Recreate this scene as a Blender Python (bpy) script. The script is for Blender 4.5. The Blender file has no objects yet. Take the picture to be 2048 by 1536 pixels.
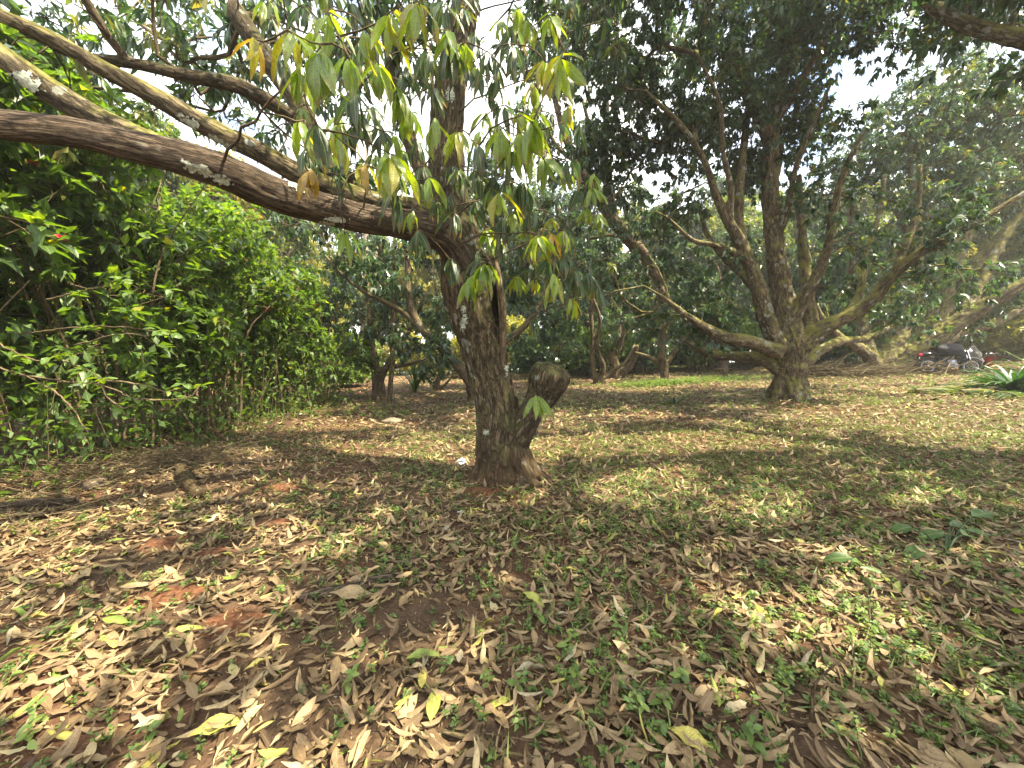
import bpy, math, random
import numpy as np
from mathutils import Vector, Matrix
from mathutils.bvhtree import BVHTree
SC = bpy.context.scene
COL = SC.collection
rng = np.random.default_rng(7)
random.seed(7)

# ---------------------------------------------------------------- camera
F = 750.0            # focal length in photo pixels (2048 wide)
CAMH = 1.35
PITCH = math.atan2(68, F)
cam_d = bpy.data.cameras.new('camera')
cam_d.sensor_width = 36; cam_d.lens = 36 * F / 2048
cam_d.clip_start = 0.05; cam_d.clip_end = 600
cam = bpy.data.objects.new('camera', cam_d); COL.objects.link(cam)
cam.location = (0, 0, CAMH); cam.rotation_euler = (math.pi / 2 - PITCH, 0, 0)
SC.camera = cam

# ---------------------------------------------------------------- sky, sun, exposure
SUN = np.array([0.50, -0.16, 0.85]); SUN /= np.linalg.norm(SUN)
elev = math.asin(SUN[2]); azim = math.atan2(SUN[0], SUN[1])
world = bpy.data.worlds.new('World'); SC.world = world; world.use_nodes = True
wt = world.node_tree; wt.nodes.clear()
wo = wt.nodes.new('ShaderNodeOutputWorld'); bg = wt.nodes.new('ShaderNodeBackground')
sky = wt.nodes.new('ShaderNodeTexSky'); sky.sky_type = 'NISHITA'; sky.sun_disc = False
sky.sun_elevation = elev; sky.sun_rotation = azim
tc = wt.nodes.new('ShaderNodeTexCoord'); nz = wt.nodes.new('ShaderNodeTexNoise')
nz.inputs['Scale'].default_value = 2.6; nz.inputs['Detail'].default_value = 7; nz.inputs['Roughness'].default_value = 0.6
cr = wt.nodes.new('ShaderNodeValToRGB')
cr.color_ramp.elements[0].position = 0.36; cr.color_ramp.elements[0].color = (0, 0, 0, 1)
cr.color_ramp.elements[1].position = 0.60; cr.color_ramp.elements[1].color = (1, 1, 1, 1)
mx = wt.nodes.new('ShaderNodeMixRGB'); mx.inputs[2].default_value = (7.6, 7.4, 7.0, 1)   # bright thin cloud
wt.links.new(tc.outputs['Generated'], nz.inputs['Vector']); wt.links.new(nz.outputs['Fac'], cr.inputs[0])
wt.links.new(cr.outputs[0], mx.inputs[0]); wt.links.new(sky.outputs[0], mx.inputs[1])
wt.links.new(mx.outputs[0], bg.inputs[0]); bg.inputs[1].default_value = 0.14
wt.links.new(bg.outputs[0], wo.inputs[0])
sl = bpy.data.lights.new('sun', 'SUN'); sl.energy = 5.0; sl.angle = math.radians(0.55); sl.color = (1.0, 0.89, 0.66)
so = bpy.data.objects.new('sun', sl); COL.objects.link(so)
so.rotation_euler = Vector(tuple(SUN)).to_track_quat('Z', 'Y').to_euler(); so.location = (8, -3, 20)
vs = SC.view_settings; vs.view_transform = 'Standard'; vs.look = 'None'; vs.gamma = 1; vs.use_curve_mapping = False
vs.exposure = 2.05
SC.render.engine = 'CYCLES'
cy = SC.cycles
cy.max_bounces = 7; cy.diffuse_bounces = 4; cy.glossy_bounces = 2; cy.transmission_bounces = 4; cy.transparent_max_bounces = 4
cy.use_denoising = True
try: cy.denoiser = 'OPENIMAGEDENOISE'; cy.denoising_input_passes = 'RGB_ALBEDO_NORMAL'; cy.denoising_prefilter = 'ACCURATE'
except Exception: pass
cy.caustics_reflective = False; cy.caustics_refractive = False; cy.sample_clamp_indirect = 6

# ---------------------------------------------------------------- numeric helpers
_perm = np.random.default_rng(3).permutation(256); _perm = np.concatenate([_perm, _perm, _perm])
_grad = np.random.default_rng(4).normal(size=(256, 3)); _grad /= np.linalg.norm(_grad, axis=1)[:, None]
def noise3(p):
    p = np.asarray(p, float); i = np.floor(p).astype(int); f = p - i; u = f * f * f * (f * (f * 6 - 15) + 10)
    out = 0.0
    for dx in (0, 1):
        for dy in (0, 1):
            for dz in (0, 1):
                h = _perm[(_perm[(_perm[(i[..., 0] + dx) & 255] + i[..., 1] + dy) & 255] + i[..., 2] + dz) & 255]
                g = _grad[h]
                d = g[..., 0] * (f[..., 0] - dx) + g[..., 1] * (f[..., 1] - dy) + g[..., 2] * (f[..., 2] - dz)
                w = (u[..., 0] if dx else 1 - u[..., 0]) * (u[..., 1] if dy else 1 - u[..., 1]) * (u[..., 2] if dz else 1 - u[..., 2])
                out = out + w * d
    return out * 1.6
def fbm(p, octs=4, gain=0.5):
    s, a = 0, 1.0
    for _ in range(octs):
        s = s + a * noise3(p); p = np.asarray(p) * 2.03 + 7.1; a *= gain
    return s
def n2(x, y, sc, off=0.0, octs=3):
    return fbm(np.stack([np.asarray(x) * sc + off, np.asarray(y) * sc + off * 1.7, np.zeros_like(np.asarray(x, float)) + off], -1), octs)
def norm(v):
    return v / np.maximum(np.linalg.norm(v, axis=-1, keepdims=True), 1e-9)
def sstep(a, b, x):
    t = np.clip((x - a) / (b - a), 0, 1); return t * t * (3 - 2 * t)

CP, SP = math.cos(PITCH), math.sin(PITCH)
def ray(px, py):
    u = (px - 1024) / F; v = (768 - py) / F
    return np.array([u, CP + v * SP, -SP + v * CP])
def W(px, py, Y):
    d = ray(px, py); return np.array([0, 0, CAMH]) + d * (Y / d[1])
MOUNDS = []          # soil heaps raised out of the terrain: x, y, radius, height
def ground(x, y):
    x = np.asarray(x, float); y = np.asarray(y, float)
    h = 0.034 * np.maximum(0, x) * sstep(2, 9, y) + 0.10 * np.exp(-(((x - 1) / 7) ** 2 + ((y - 17) / 3) ** 2))
    h = h + 0.03 * n2(x, y, 0.35, 3.0) * sstep(1, 5, y) + 0.012 * n2(x, y, 1.6, 9.0)
    h = h + 0.10 * np.exp(-(((x + 3.9) / 1.3) ** 2 + ((y - 4.1) / 0.9) ** 2))
    h = h - 0.05 * sstep(20, 40, y) * (y - 20)
    return h
def G(px, py):
    d = ray(px, py); t = 1.0; o = np.array([0, 0, CAMH])
    for _ in range(60):
        p = o + d * t; gap = p[2] - float(ground(p[0], p[1])); t += gap / max(-d[2], 0.12) * 0.7
    return o + d * t

# ---------------------------------------------------------------- mesh helpers
def mesh_np(name, V, faces, rnd=None, uv=None, vec=None, smooth=True):
    """faces: list of integer arrays of shape (n, k)"""
    me = bpy.data.meshes.new(name)
    V = np.ascontiguousarray(V, dtype=np.float32)
    faces = [np.asarray(f, dtype=np.int32) for f in faces if len(f)]
    lt = np.concatenate([np.full(len(f), f.shape[1], np.int32) for f in faces])
    li = np.concatenate([f.ravel() for f in faces])
    ls = np.concatenate([[0], np.cumsum(lt)[:-1]]).astype(np.int32)
    me.vertices.add(len(V)); me.vertices.foreach_set('co', V.ravel())
    me.loops.add(len(li)); me.loops.foreach_set('vertex_index', li)
    me.polygons.add(len(lt)); me.polygons.foreach_set('loop_start', ls)
    me.polygons.foreach_set('loop_total', lt)
    me.polygons.foreach_set('use_smooth', np.full(len(lt), smooth))
    if rnd is not None:
        a = me.attributes.new('rnd', 'FLOAT', 'POINT'); a.data.foreach_set('value', np.asarray(rnd, np.float32))
    if vec is not None:
        a = me.attributes.new('limb', 'FLOAT_VECTOR', 'POINT'); a.data.foreach_set('vector', np.asarray(vec, np.float32).ravel())
    if uv is not None:
        a = me.attributes.new('leafuv', 'FLOAT_VECTOR', 'POINT')
        a.data.foreach_set('vector', np.ascontiguousarray(np.c_[uv, np.zeros(len(uv))], np.float32).ravel())
    me.update(calc_edges=True)
    return me
def link(name, me, mat, parent=None, loc=None, **props):
    o = bpy.data.objects.new(name, me)
    if mat is not None and me is not None and not len(me.materials): me.materials.append(mat)
    COL.objects.link(o)
    if parent is not None: o.parent = parent
    if loc is not None: o.location = loc
    for k, v in props.items(): o[k] = v
    return o
def thing(name, loc, label, cat, group=None, rz=0.0, scale=1.0):
    o = bpy.data.objects.new(name, None); COL.objects.link(o); o.empty_display_size = 0.2
    o.location = tuple(loc); o.rotation_euler = (0, 0, rz); o.scale = (scale,) * 3
    o['label'] = label; o['category'] = cat
    if group: o['group'] = group
    return o
def tag(o, label, cat, group=None):
    o['label'] = label; o['category'] = cat
    if group: o['group'] = group
    return o
def copy_tree(o, parent=None):
    c = o.copy(); COL.objects.link(c); c.parent = parent
    for ch in list(o.children): copy_tree(ch, c)
    return c
class MB:
    """collects shapes into one mesh"""
    def __init__(s): s.V = []; s.T = []; s.Q = []; s.n = 0; s.L = []; s.R = []
    def add(s, V, Q=None, T=None, L=None, rnd=0.5):
        V = np.asarray(V, float)
        if Q is not None and len(Q): s.Q.append(np.asarray(Q) + s.n)
        if T is not None and len(T): s.T.append(np.asarray(T) + s.n)
        s.V.append(V); s.L.append(L if L is not None else V); s.R.append(np.full(len(V), rnd)); s.n += len(V); return s
    def mesh(s, name, origin=(0, 0, 0), smooth=True):
        V = np.concatenate(s.V) - np.asarray(origin)
        f = []
        if s.Q: f.append(np.concatenate(s.Q))
        if s.T: f.append(np.concatenate(s.T))
        return mesh_np(name, V, f, vec=np.concatenate(s.L), rnd=np.concatenate(s.R), smooth=smooth)
    def tube(s, P, R, k=8, cap=True, rnd=0.5):
        V, Q, T, L = tube(P, R, k, cap); return s.add(V, Q, T, L, rnd)
    def box(s, c, size, rot=None, rnd=0.5):
        v = np.array([[x, y, z] for x in (-.5, .5) for y in (-.5, .5) for z in (-.5, .5)]) * np.asarray(size)
        if rot is not None: v = v @ np.asarray(rot).T
        return s.add(v + np.asarray(c), [[0, 1, 3, 2], [4, 6, 7, 5], [0, 4, 5, 1], [2, 3, 7, 6], [0, 2, 6, 4], [1, 5, 7, 3]], rnd=rnd)
    def ball(s, c, r, nu=12, nv=8, jit=0.0, seed=0, rot=None, rnd=0.5):
        th = np.linspace(0, math.pi, nv + 1); ph = np.arange(nu) / nu * 2 * math.pi
        v = np.array([[math.sin(t) * math.cos(p), math.sin(t) * math.sin(p), math.cos(t)] for t in th for p in ph])
        if jit: v = v * (1 + jit * fbm(v * 1.7 + seed * 3.3, 3))[:, None]
        v = v * np.asarray(r)
        if rot is not None: v = v @ np.asarray(rot).T
        q = [[i * nu + j, (i + 1) * nu + j, (i + 1) * nu + (j + 1) % nu, i * nu + (j + 1) % nu] for i in range(nv) for j in range(nu)]
        return s.add(v + np.asarray(c), q, rnd=rnd)
    def ring(s, c, R, r, axis='x', nu=28, nv=8, rot=None):
        a = np.arange(nu + 1) / nu * 2 * math.pi
        P = np.stack([np.zeros_like(a), np.cos(a) * R, np.sin(a) * R], -1)
        if rot is not None: P = P @ np.asarray(rot).T
        return s.tube(P + np.asarray(c), np.full(nu + 1, r), nv, cap=False)
def frames(P):
    T = np.gradient(P, axis=0); T = norm(T)
    N = np.zeros_like(P); a = np.array([0, 0, 1.0]) if abs(T[0, 2]) < 0.9 else np.array([1.0, 0, 0])
    n = norm(np.cross(T[0], a))
    for i in range(len(P)):
        n = n - T[i] * (n @ T[i]); n = n / max(np.linalg.norm(n), 1e-9); N[i] = n
    return T, N, np.cross(T, N)
def tube(P, R, k=8, cap=True):
    P = np.asarray(P, float); R = np.asarray(R, float); T, N, B = frames(P)
    a = np.arange(k) / k * 2 * math.pi; ca, sa = np.cos(a), np.sin(a)
    V = P[:, None] + (N[:, None] * ca[None, :, None] + B[:, None] * sa[None, :, None]) * R[:, None, None]
    s = np.concatenate([[0], np.cumsum(np.linalg.norm(np.diff(P, axis=0), axis=1))])
    L = np.stack([ca[None] * R[:, None], sa[None] * R[:, None], np.repeat(s[:, None], k, 1)], -1)
    m = len(P); i = np.arange(m - 1)[:, None] * k; j = np.arange(k)[None]
    Q = np.stack([i + j, i + (j + 1) % k, i + k + (j + 1) % k, i + k + j], -1).reshape(-1, 4)
    V = V.reshape(-1, 3); L = L.reshape(-1, 3); Tt = []
    if cap:
        V = np.concatenate([V, P[:1], P[-1:]]); L = np.concatenate([L, [[0, 0, 0]], [[0, 0, s[-1]]]])
        jj = np.arange(k)
        Tt = np.concatenate([np.stack([np.full(k, m * k), (jj + 1) % k, jj], -1),
                             np.stack([np.full(k, m * k + 1), (m - 1) * k + jj, (m - 1) * k + (jj + 1) % k], -1)])
    return V, Q, Tt, L
def smooth_path(P, R, step=0.1):
    """Catmull-Rom through the points"""
    P = np.asarray(P, float); R = np.asarray(R, float)
    E = np.concatenate([[2 * P[0] - P[1]], P, [2 * P[-1] - P[-2]]])
    out, ro = [], []
    for i in range(len(P) - 1):
        a, b, c, d = E[i], E[i + 1], E[i + 2], E[i + 3]
        n = max(1, int(np.linalg.norm(c - b) / step))
        for k in range(n):
            t = k / n
            out.append(0.5 * (2 * b + (c - a) * t + (2 * a - 5 * b + 4 * c - d) * t * t + (3 * b - a - 3 * c + d) * t ** 3))
            ro.append(R[i] + (R[i + 1] - R[i]) * t)
    out.append(P[-1]); ro.append(R[-1])
    return np.array(out), np.array(ro)

# ---------------------------------------------------------------- leaves
def leaf_tpl(segs=6, w=0.26, fold=0.25, droop=0.35, twist=0.0, wave=0.0, curl=0.0, peak=0.45, seed=0):
    """leaf of length 1 along +x, three vertices across; narrow base and pointed tip"""
    t = np.linspace(0, 1, segs + 1)
    hw = w * 0.5 * np.clip(np.sin(np.pi * t ** (math.log(0.5) / math.log(peak))), 0, 1) ** 0.8
    hw = np.maximum(hw, 0.008)
    r = np.random.default_rng(seed)
    ph = r.uniform(0, 6)
    V = []
    for i, ti in enumerate(t):
        if droop > 1e-6:
            ang = droop * ti * 1.6; x = math.sin(ang) / (droop * 1.6); z = -(1 - math.cos(ang)) / (droop * 1.6)
            nx, nzz = math.sin(ang), math.cos(ang)
        else: x, z, nx, nzz = ti, 0.0, 0.0, 1.0
        tw = twist * ti
        for sgn in (-1, 0, 1):
            y = sgn * hw[i] * math.cos(fold + curl * ti); up = abs(sgn) * hw[i] * math.sin(fold + curl * ti)
            up += wave * hw[i] * math.sin(ti * 14 + ph + sgn) * abs(sgn)
            yy = y * math.cos(tw) - up * math.sin(tw); uu = y * math.sin(tw) + up * math.cos(tw)
            V.append([x + nx * uu, yy, z + nzz * uu])
    V = np.array(V); Q = []
    for i in range(segs):
        b = i * 3
        Q += [[b, b + 3, b + 4, b + 1], [b + 1, b + 4, b + 5, b + 2]]
    uv = np.array([[ (s + 1) / 2, ti] for ti in t for s in (-1, 0, 1)])
    return V, np.array(Q), uv
def rhomb_tpl(w=0.28, droop=0.15, fold=0.15):
    V = np.array([[0, 0, 0], [0.45, -w / 2, fold * w], [1, 0, -droop], [0.45, w / 2, fold * w]])
    return V, np.array([[0, 1, 2, 3]]), np.array([[.5, 0], [0, .5], [.5, 1], [1, .5]])
def orient(D, U):
    X = norm(D); Z = U - X * np.sum(U * X, -1, keepdims=True); Z = norm(Z); Y = np.cross(Z, X)
    return np.stack([X, Y, Z], -1)
def scatter(tpls, P, D, U, S, R, origin=(0, 0, 0), which=None):
    """many leaves in one mesh: positions P, directions D, ups U, lengths S, colour value R"""
    P = np.asarray(P) - np.asarray(origin); M = orient(D, U); n = len(P)
    if which is None: which = rng.integers(0, len(tpls), n)
    Vs, Qs, Us, Rs, off = [], [], [], [], 0
    for k, (tv, tq, tu) in enumerate(tpls):
        ix = np.where(which == k)[0]
        if not len(ix): continue
        v = np.einsum('nij,vj->nvi', M[ix], tv) * np.asarray(S)[ix][:, None, None] + P[ix][:, None]
        m = len(tv); q = tq[None] + (np.arange(len(ix)) * m)[:, None, None] + off
        Vs.append(v.reshape(-1, 3)); Qs.append(q.reshape(-1, 4)); Us.append(np.tile(tu, (len(ix), 1))); Rs.append(np.repeat(np.asarray(R)[ix], m)); off += len(ix) * m
    return mesh_np('leaves', np.concatenate(Vs), [np.concatenate(Qs)], rnd=np.concatenate(Rs), uv=np.concatenate(Us))
HERO = [leaf_tpl(9, w, f, d, tw, wv, 0, pk, s) for s, (w, f, d, tw, wv, pk) in enumerate([
    (.24, .30, .35, .25, .10, .42), (.27, .22, .55, -.2, .16, .46), (.23, .45, .25, .1, .2, .44), (.28, .15, .8, .3, .12, .48), (.25, .35, .5, -.5, .22, .4), (.22, .5, .15, .6, .1, .45)])]
MID = [leaf_tpl(3, .25, .3, .4, .2, 0, 0, .42), leaf_tpl(3, .28, .15, .7, -.2, 0, 0, .46), leaf_tpl(3, .23, .4, .2, .3, 0, 0, .45)]
FAR = [rhomb_tpl(.36, .2, .2), rhomb_tpl(.32, .05, .1), rhomb_tpl(.40, .35, .3)]
SHRUB = [leaf_tpl(4, .46, .25, .3, .1, 0, 0, .45), leaf_tpl(4, .5, .12, .55, -.1, 0, 0, .5), leaf_tpl(4, .42, .4, .2, .2, 0, 0, .48)]
SHRUB2 = [rhomb_tpl(.5, .25, .25), rhomb_tpl(.56, .1, .15), rhomb_tpl(.46, .35, .3)]
SHRUB_HI = [leaf_tpl(8, .46, .28, .35, .15, .1, 0, .45, 1), leaf_tpl(8, .5, .15, .6, -.1, .14, 0, .5, 2), leaf_tpl(8, .42, .4, .25, .3, .1, 0, .47, 3), leaf_tpl(8, .52, .2, .1, -.2, .16, 0, .46, 4)]

# ---------------------------------------------------------------- materials
def newmat(name):
    m = bpy.data.materials.new(name); m.use_nodes = True; nt = m.node_tree; nt.nodes.clear()
    return m, nt, nt.nodes.new('ShaderNodeOutputMaterial')
def N(nt, typ, **kw):
    n = nt.nodes.new(typ)
    for k, v in kw.items():
        if k in n.inputs: n.inputs[k].default_value = v
        else: setattr(n, k, v)
    return n
def ramp(nt, stops, interp='LINEAR'):
    r = nt.nodes.new('ShaderNodeValToRGB'); e = r.color_ramp.elements; r.color_ramp.interpolation = interp
    while len(e) > 1: e.remove(e[-1])
    e[0].position = stops[0][0]; e[0].color = (*stops[0][1], 1) if len(stops[0][1]) == 3 else stops[0][1]
    for p, c in stops[1:]:
        x = e.new(p); x.color = (*c, 1)
    return r
def math_(nt, op, a, b=None, c=None, clamp=False):
    n = nt.nodes.new('ShaderNodeMath'); n.operation = op; n.use_clamp = clamp
    for i, v in enumerate((a, b, c)):
        if v is None: continue
        if isinstance(v, (int, float)): n.inputs[i].default_value = v
        else: nt.links.new(v, n.inputs[i])
    return n.outputs[0]
def mixc(nt, fac, a, b, mode='MIX'):
    n = nt.nodes.new('ShaderNodeMixRGB'); n.blend_type = mode
    for i, v in ((0, fac), (1, a), (2, b)):
        if isinstance(v, (int, float)): n.inputs[i].default_value = v
        elif isinstance(v, tuple): n.inputs[i].default_value = (*v, 1) if len(v) == 3 else v
        else: nt.links.new(v, n.inputs[i])
    return n.outputs[0]
def leaf_mat(name, stops, trans=0.35, rough=0.38, spec=0.5, veins=0.0, vein_col=(.35, .40, .12), tsat=1.25, tgain=1.6, spots=0.0, objrand=True, tipburn=0.0):
    m, nt, out = newmat(name)
    at = N(nt, 'ShaderNodeAttribute', attribute_name='rnd'); oi = N(nt, 'ShaderNodeObjectInfo')
    v = at.outputs['Fac']
    if objrand: v = math_(nt, 'FRACT', math_(nt, 'ADD', at.outputs['Fac'], oi.outputs['Random']))
    r = ramp(nt, stops); nt.links.new(v, r.inputs[0]); col = r.outputs[0]
    tcn = N(nt, 'ShaderNodeTexCoord')
    nz = N(nt, 'ShaderNodeTexNoise'); nz.inputs['Scale'].default_value = 9.0; nz.inputs['Detail'].default_value = 3
    nt.links.new(tcn.outputs['Object'], nz.inputs['Vector'])
    nr = ramp(nt, [(0.25, (.72, .72, .72)), (0.75, (1.25, 1.25, 1.2))]); nt.links.new(nz.outputs['Fac'], nr.inputs[0])
    col = mixc(nt, 1.0, col, nr.outputs[0], 'MULTIPLY')
    bumpsrc = None
    if veins > 0 or spots > 0:
        uvn = N(nt, 'ShaderNodeAttribute', attribute_name='leafuv'); sp = N(nt, 'ShaderNodeSeparateXYZ'); nt.links.new(uvn.outputs['Vector'], sp.inputs[0])
        ax = math_(nt, 'ABSOLUTE', math_(nt, 'SUBTRACT', sp.outputs[0], 0.5))
    if veins > 0:
        mid = math_(nt, 'LESS_THAN', ax, 0.045)
        w = math_(nt, 'SINE', math_(nt, 'MULTIPLY', math_(nt, 'SUBTRACT', sp.outputs[1], math_(nt, 'MULTIPLY', ax, 0.22)), 110.0))
        side = math_(nt, 'MULTIPLY', math_(nt, 'GREATER_THAN', w, 0.72), 0.45)
        vf = math_(nt, 'MULTIPLY', math_(nt, 'MAXIMUM', mid, side), veins)
        col = mixc(nt, vf, col, vein_col); bumpsrc = w
    if spots > 0:
        n3 = N(nt, 'ShaderNodeTexNoise'); n3.inputs['Scale'].default_value = 30.0; nt.links.new(tcn.outputs['Object'], n3.inputs['Vector'])
        sr = ramp(nt, [(0.58, (0, 0, 0)), (0.66, (1, 1, 1))]); nt.links.new(n3.outputs['Fac'], sr.inputs[0])
        col = mixc(nt, math_(nt, 'MULTIPLY', sr.outputs[0], spots), col, (.10, .055, .03))
    if tipburn > 0:
        tb_ = math_(nt, 'ADD', math_(nt, 'ADD', sp.outputs[1], math_(nt, 'MULTIPLY', ax, .5)), math_(nt, 'MULTIPLY', math_(nt, 'SUBTRACT', nz.outputs['Fac'], .5), 1.6))
        tr_2 = ramp(nt, [(.93, (0, 0, 0)), (1.0, (1, 1, 1))]); nt.links.new(tb_, tr_2.inputs[0])
        col = mixc(nt, math_(nt, 'MULTIPLY', tr_2.outputs[0], tipburn), col, (.15, .085, .035))
    pb = N(nt, 'ShaderNodeBsdfPrincipled'); pb.inputs['Roughness'].default_value = rough; pb.inputs['Specular IOR Level'].default_value = spec
    nt.links.new(col, pb.inputs['Base Color'])
    if bumpsrc is not None:
        bp = N(nt, 'ShaderNodeBump'); bp.inputs['Strength'].default_value = 0.25; bp.inputs['Distance'].default_value = 0.002
        nt.links.new(bumpsrc, bp.inputs['Height']); nt.links.new(bp.outputs[0], pb.inputs['Normal'])
    if trans > 0:
        hs = N(nt, 'ShaderNodeHueSaturation'); hs.inputs['Saturation'].default_value = tsat; hs.inputs['Value'].default_value = tgain; hs.inputs['Hue'].default_value = 0.485
        nt.links.new(col, hs.inputs['Color'])
        tr = N(nt, 'ShaderNodeBsdfTranslucent'); nt.links.new(hs.outputs[0], tr.inputs['Color'])
        ms = N(nt, 'ShaderNodeMixShader'); ms.inputs[0].default_value = trans
        nt.links.new(pb.outputs[0], ms.inputs[1]); nt.links.new(tr.outputs[0], ms.inputs[2]); nt.links.new(ms.outputs[0], out.inputs[0])
    else: nt.links.new(pb.outputs[0], out.inputs[0])
    return m
def bark_mat(name, dark, light, moss=(.16, .15, .03), moss_amt=0.5, lichen=0.5, scale=1.0, stretch=0.22, bump=0.6, attr=True, base_soil=0.0):
    m, nt, out = newmat(name)
    if attr:
        at = N(nt, 'ShaderNodeAttribute', attribute_name='limb'); src = at.outputs['Vector']
    else:
        t0 = N(nt, 'ShaderNodeTexCoord'); src = t0.outputs['Object']
    mp = N(nt, 'ShaderNodeMapping'); mp.inputs['Scale'].default_value = (1, 1, stretch); nt.links.new(src, mp.inputs[0])
    a = N(nt, 'ShaderNodeTexNoise'); a.inputs['Scale'].default_value = 26 * scale; a.inputs['Detail'].default_value = 8; a.inputs['Roughness'].default_value = 0.68
    nt.links.new(mp.outputs[0], a.inputs['Vector'])
    vo = N(nt, 'ShaderNodeTexVoronoi'); vo.feature = 'DISTANCE_TO_EDGE'; vo.inputs['Scale'].default_value = 34 * scale
    dm = mixc(nt, 0.12, mp.outputs[0], a.outputs['Color']); nt.links.new(dm, vo.inputs['Vector'])
    crk = ramp(nt, [(0.0, (0, 0, 0)), (0.16, (1, 1, 1))]); nt.links.new(vo.outputs[0], crk.inputs[0])
    r = ramp(nt, [(0.3, dark), (0.72, light)]); nt.links.new(a.outputs['Fac'], r.inputs[0])
    col = mixc(nt, 1.0, r.outputs[0], mixc(nt, crk.outputs[0], (.22, .20, .18), (1, 1, 1)), 'MULTIPLY')
    t1 = N(nt, 'ShaderNodeTexCoord')
    b = N(nt, 'ShaderNodeTexNoise'); b.inputs['Scale'].default_value = 3.2 * scale; b.inputs['Detail'].default_value = 6; b.inputs['Roughness'].default_value = 0.65
    nt.links.new(t1.outputs['Object'], b.inputs['Vector'])
    br = ramp(nt, [(0.3, (.62, .6, .58)), (0.7, (1.3, 1.25, 1.15))]); nt.links.new(b.outputs['Fac'], br.inputs[0])
    col = mixc(nt, 1.0, col, br.outputs[0], 'MULTIPLY')
    if moss_amt > 0:
        ge = N(nt, 'ShaderNodeNewGeometry'); sg = N(nt, 'ShaderNodeSeparateXYZ'); nt.links.new(ge.outputs['Normal'], sg.inputs[0])
        b2 = N(nt, 'ShaderNodeTexNoise'); b2.inputs['Scale'].default_value = 5.5 * scale; b2.inputs['Detail'].default_value = 7; b2.inputs['Roughness'].default_value = 0.7
        nt.links.new(t1.outputs['Object'], b2.inputs['Vector'])
        f = math_(nt, 'ADD', math_(nt, 'MULTIPLY', sg.outputs[2], 0.22), b2.outputs['Fac'])
        mr = ramp(nt, [(0.50, (0, 0, 0)), (0.68, (1, 1, 1))]); nt.links.new(f, mr.inputs[0])
        col = mixc(nt, math_(nt, 'MULTIPLY', mr.outputs[0], moss_amt), col, moss)
    if lichen > 0:
        v2 = N(nt, 'ShaderNodeTexVoronoi'); v2.inputs['Scale'].default_value = 9 * scale; v2.inputs['Randomness'].default_value = 1.0
        dm2 = mixc(nt, 0.08, t1.outputs['Object'], a.outputs['Color']); nt.links.new(dm2, v2.inputs['Vector'])
        b3 = N(nt, 'ShaderNodeTexNoise'); b3.inputs['Scale'].default_value = 2.4 * scale; nt.links.new(t1.outputs['Object'], b3.inputs['Vector'])
        thr = math_(nt, 'MULTIPLY', math_(nt, 'SUBTRACT', b3.outputs['Fac'], 0.42), 1.7)
        lf = math_(nt, 'MULTIPLY', math_(nt, 'LESS_THAN', v2.outputs['Distance'], thr), lichen)
        fl = ramp(nt, [(0.38, (0, 0, 0)), (0.55, (1, 1, 1))]); nt.links.new(a.outputs['Fac'], fl.inputs[0])
        col = mixc(nt, math_(nt, 'MULTIPLY', lf, fl.outputs[0]), col, (.30, .31, .26))
    if base_soil > 0:
        ge2 = N(nt, 'ShaderNodeNewGeometry'); s2 = N(nt, 'ShaderNodeSeparateXYZ'); nt.links.new(ge2.outputs['Position'], s2.inputs[0])
        zz = math_(nt, 'ADD', s2.outputs[2], math_(nt, 'MULTIPLY', math_(nt, 'SUBTRACT', b.outputs['Fac'], .5), -0.5))
        mr2 = N(nt, 'ShaderNodeMapRange'); mr2.inputs[1].default_value = 0.0; mr2.inputs[2].default_value = base_soil; mr2.inputs[3].default_value = .75; mr2.inputs[4].default_value = 0
        nt.links.new(zz, mr2.inputs[0]); col = mixc(nt, mr2.outputs[0], col, (.085, .048, .026))
    pb = N(nt, 'ShaderNodeBsdfPrincipled'); pb.inputs['Roughness'].default_value = 0.9; pb.inputs['Specular IOR Level'].default_value = 0.2
    nt.links.new(col, pb.inputs['Base Color'])
    h = math_(nt, 'ADD', math_(nt, 'MULTIPLY', a.outputs['Fac'], 0.8), math_(nt, 'MULTIPLY', crk.outputs[0], 0.35))
    bp = N(nt, 'ShaderNodeBump'); bp.inputs['Strength'].default_value = bump; bp.inputs['Distance'].default_value = 0.02
    nt.links.new(h, bp.inputs['Height']); nt.links.new(bp.outputs[0], pb.inputs['Normal']); nt.links.new(pb.outputs[0], out.inputs[0])
    return m
def plain(name, col, rough=0.5, metal=0.0, var=0.15, scale=20.0, trans=0.0, spec=0.5):
    m, nt, out = newmat(name); pb = N(nt, 'ShaderNodeBsdfPrincipled'); pb.inputs['Roughness'].default_value = rough; pb.inputs['Metallic'].default_value = metal
    pb.inputs['Specular IOR Level'].default_value = spec
    t = N(nt, 'ShaderNodeTexCoord'); n = N(nt, 'ShaderNodeTexNoise'); n.inputs['Scale'].default_value = scale; n.inputs['Detail'].default_value = 5
    nt.links.new(t.outputs['Object'], n.inputs['Vector'])
    r = ramp(nt, [(0.3, tuple(c * (1 - var * 2) for c in col)), (0.7, tuple(min(1, c * (1 + var * 2)) for c in col))]); nt.links.new(n.outputs['Fac'], r.inputs[0])
    nt.links.new(r.outputs[0], pb.inputs['Base Color'])
    bp = N(nt, 'ShaderNodeBump'); bp.inputs['Strength'].default_value = 0.3; bp.inputs['Distance'].default_value = 0.01
    nt.links.new(n.outputs['Fac'], bp.inputs['Height']); nt.links.new(bp.outputs[0], pb.inputs['Normal']); nt.links.new(pb.outputs[0], out.inputs[0])
    return m
DK = [(0.0, (.026, .052, .026)), (.35, (.042, .080, .032)), (.7, (.065, .112, .036)), (.88, (.12, .15, .040)), (1.0, (.22, .20, .06))]
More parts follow.
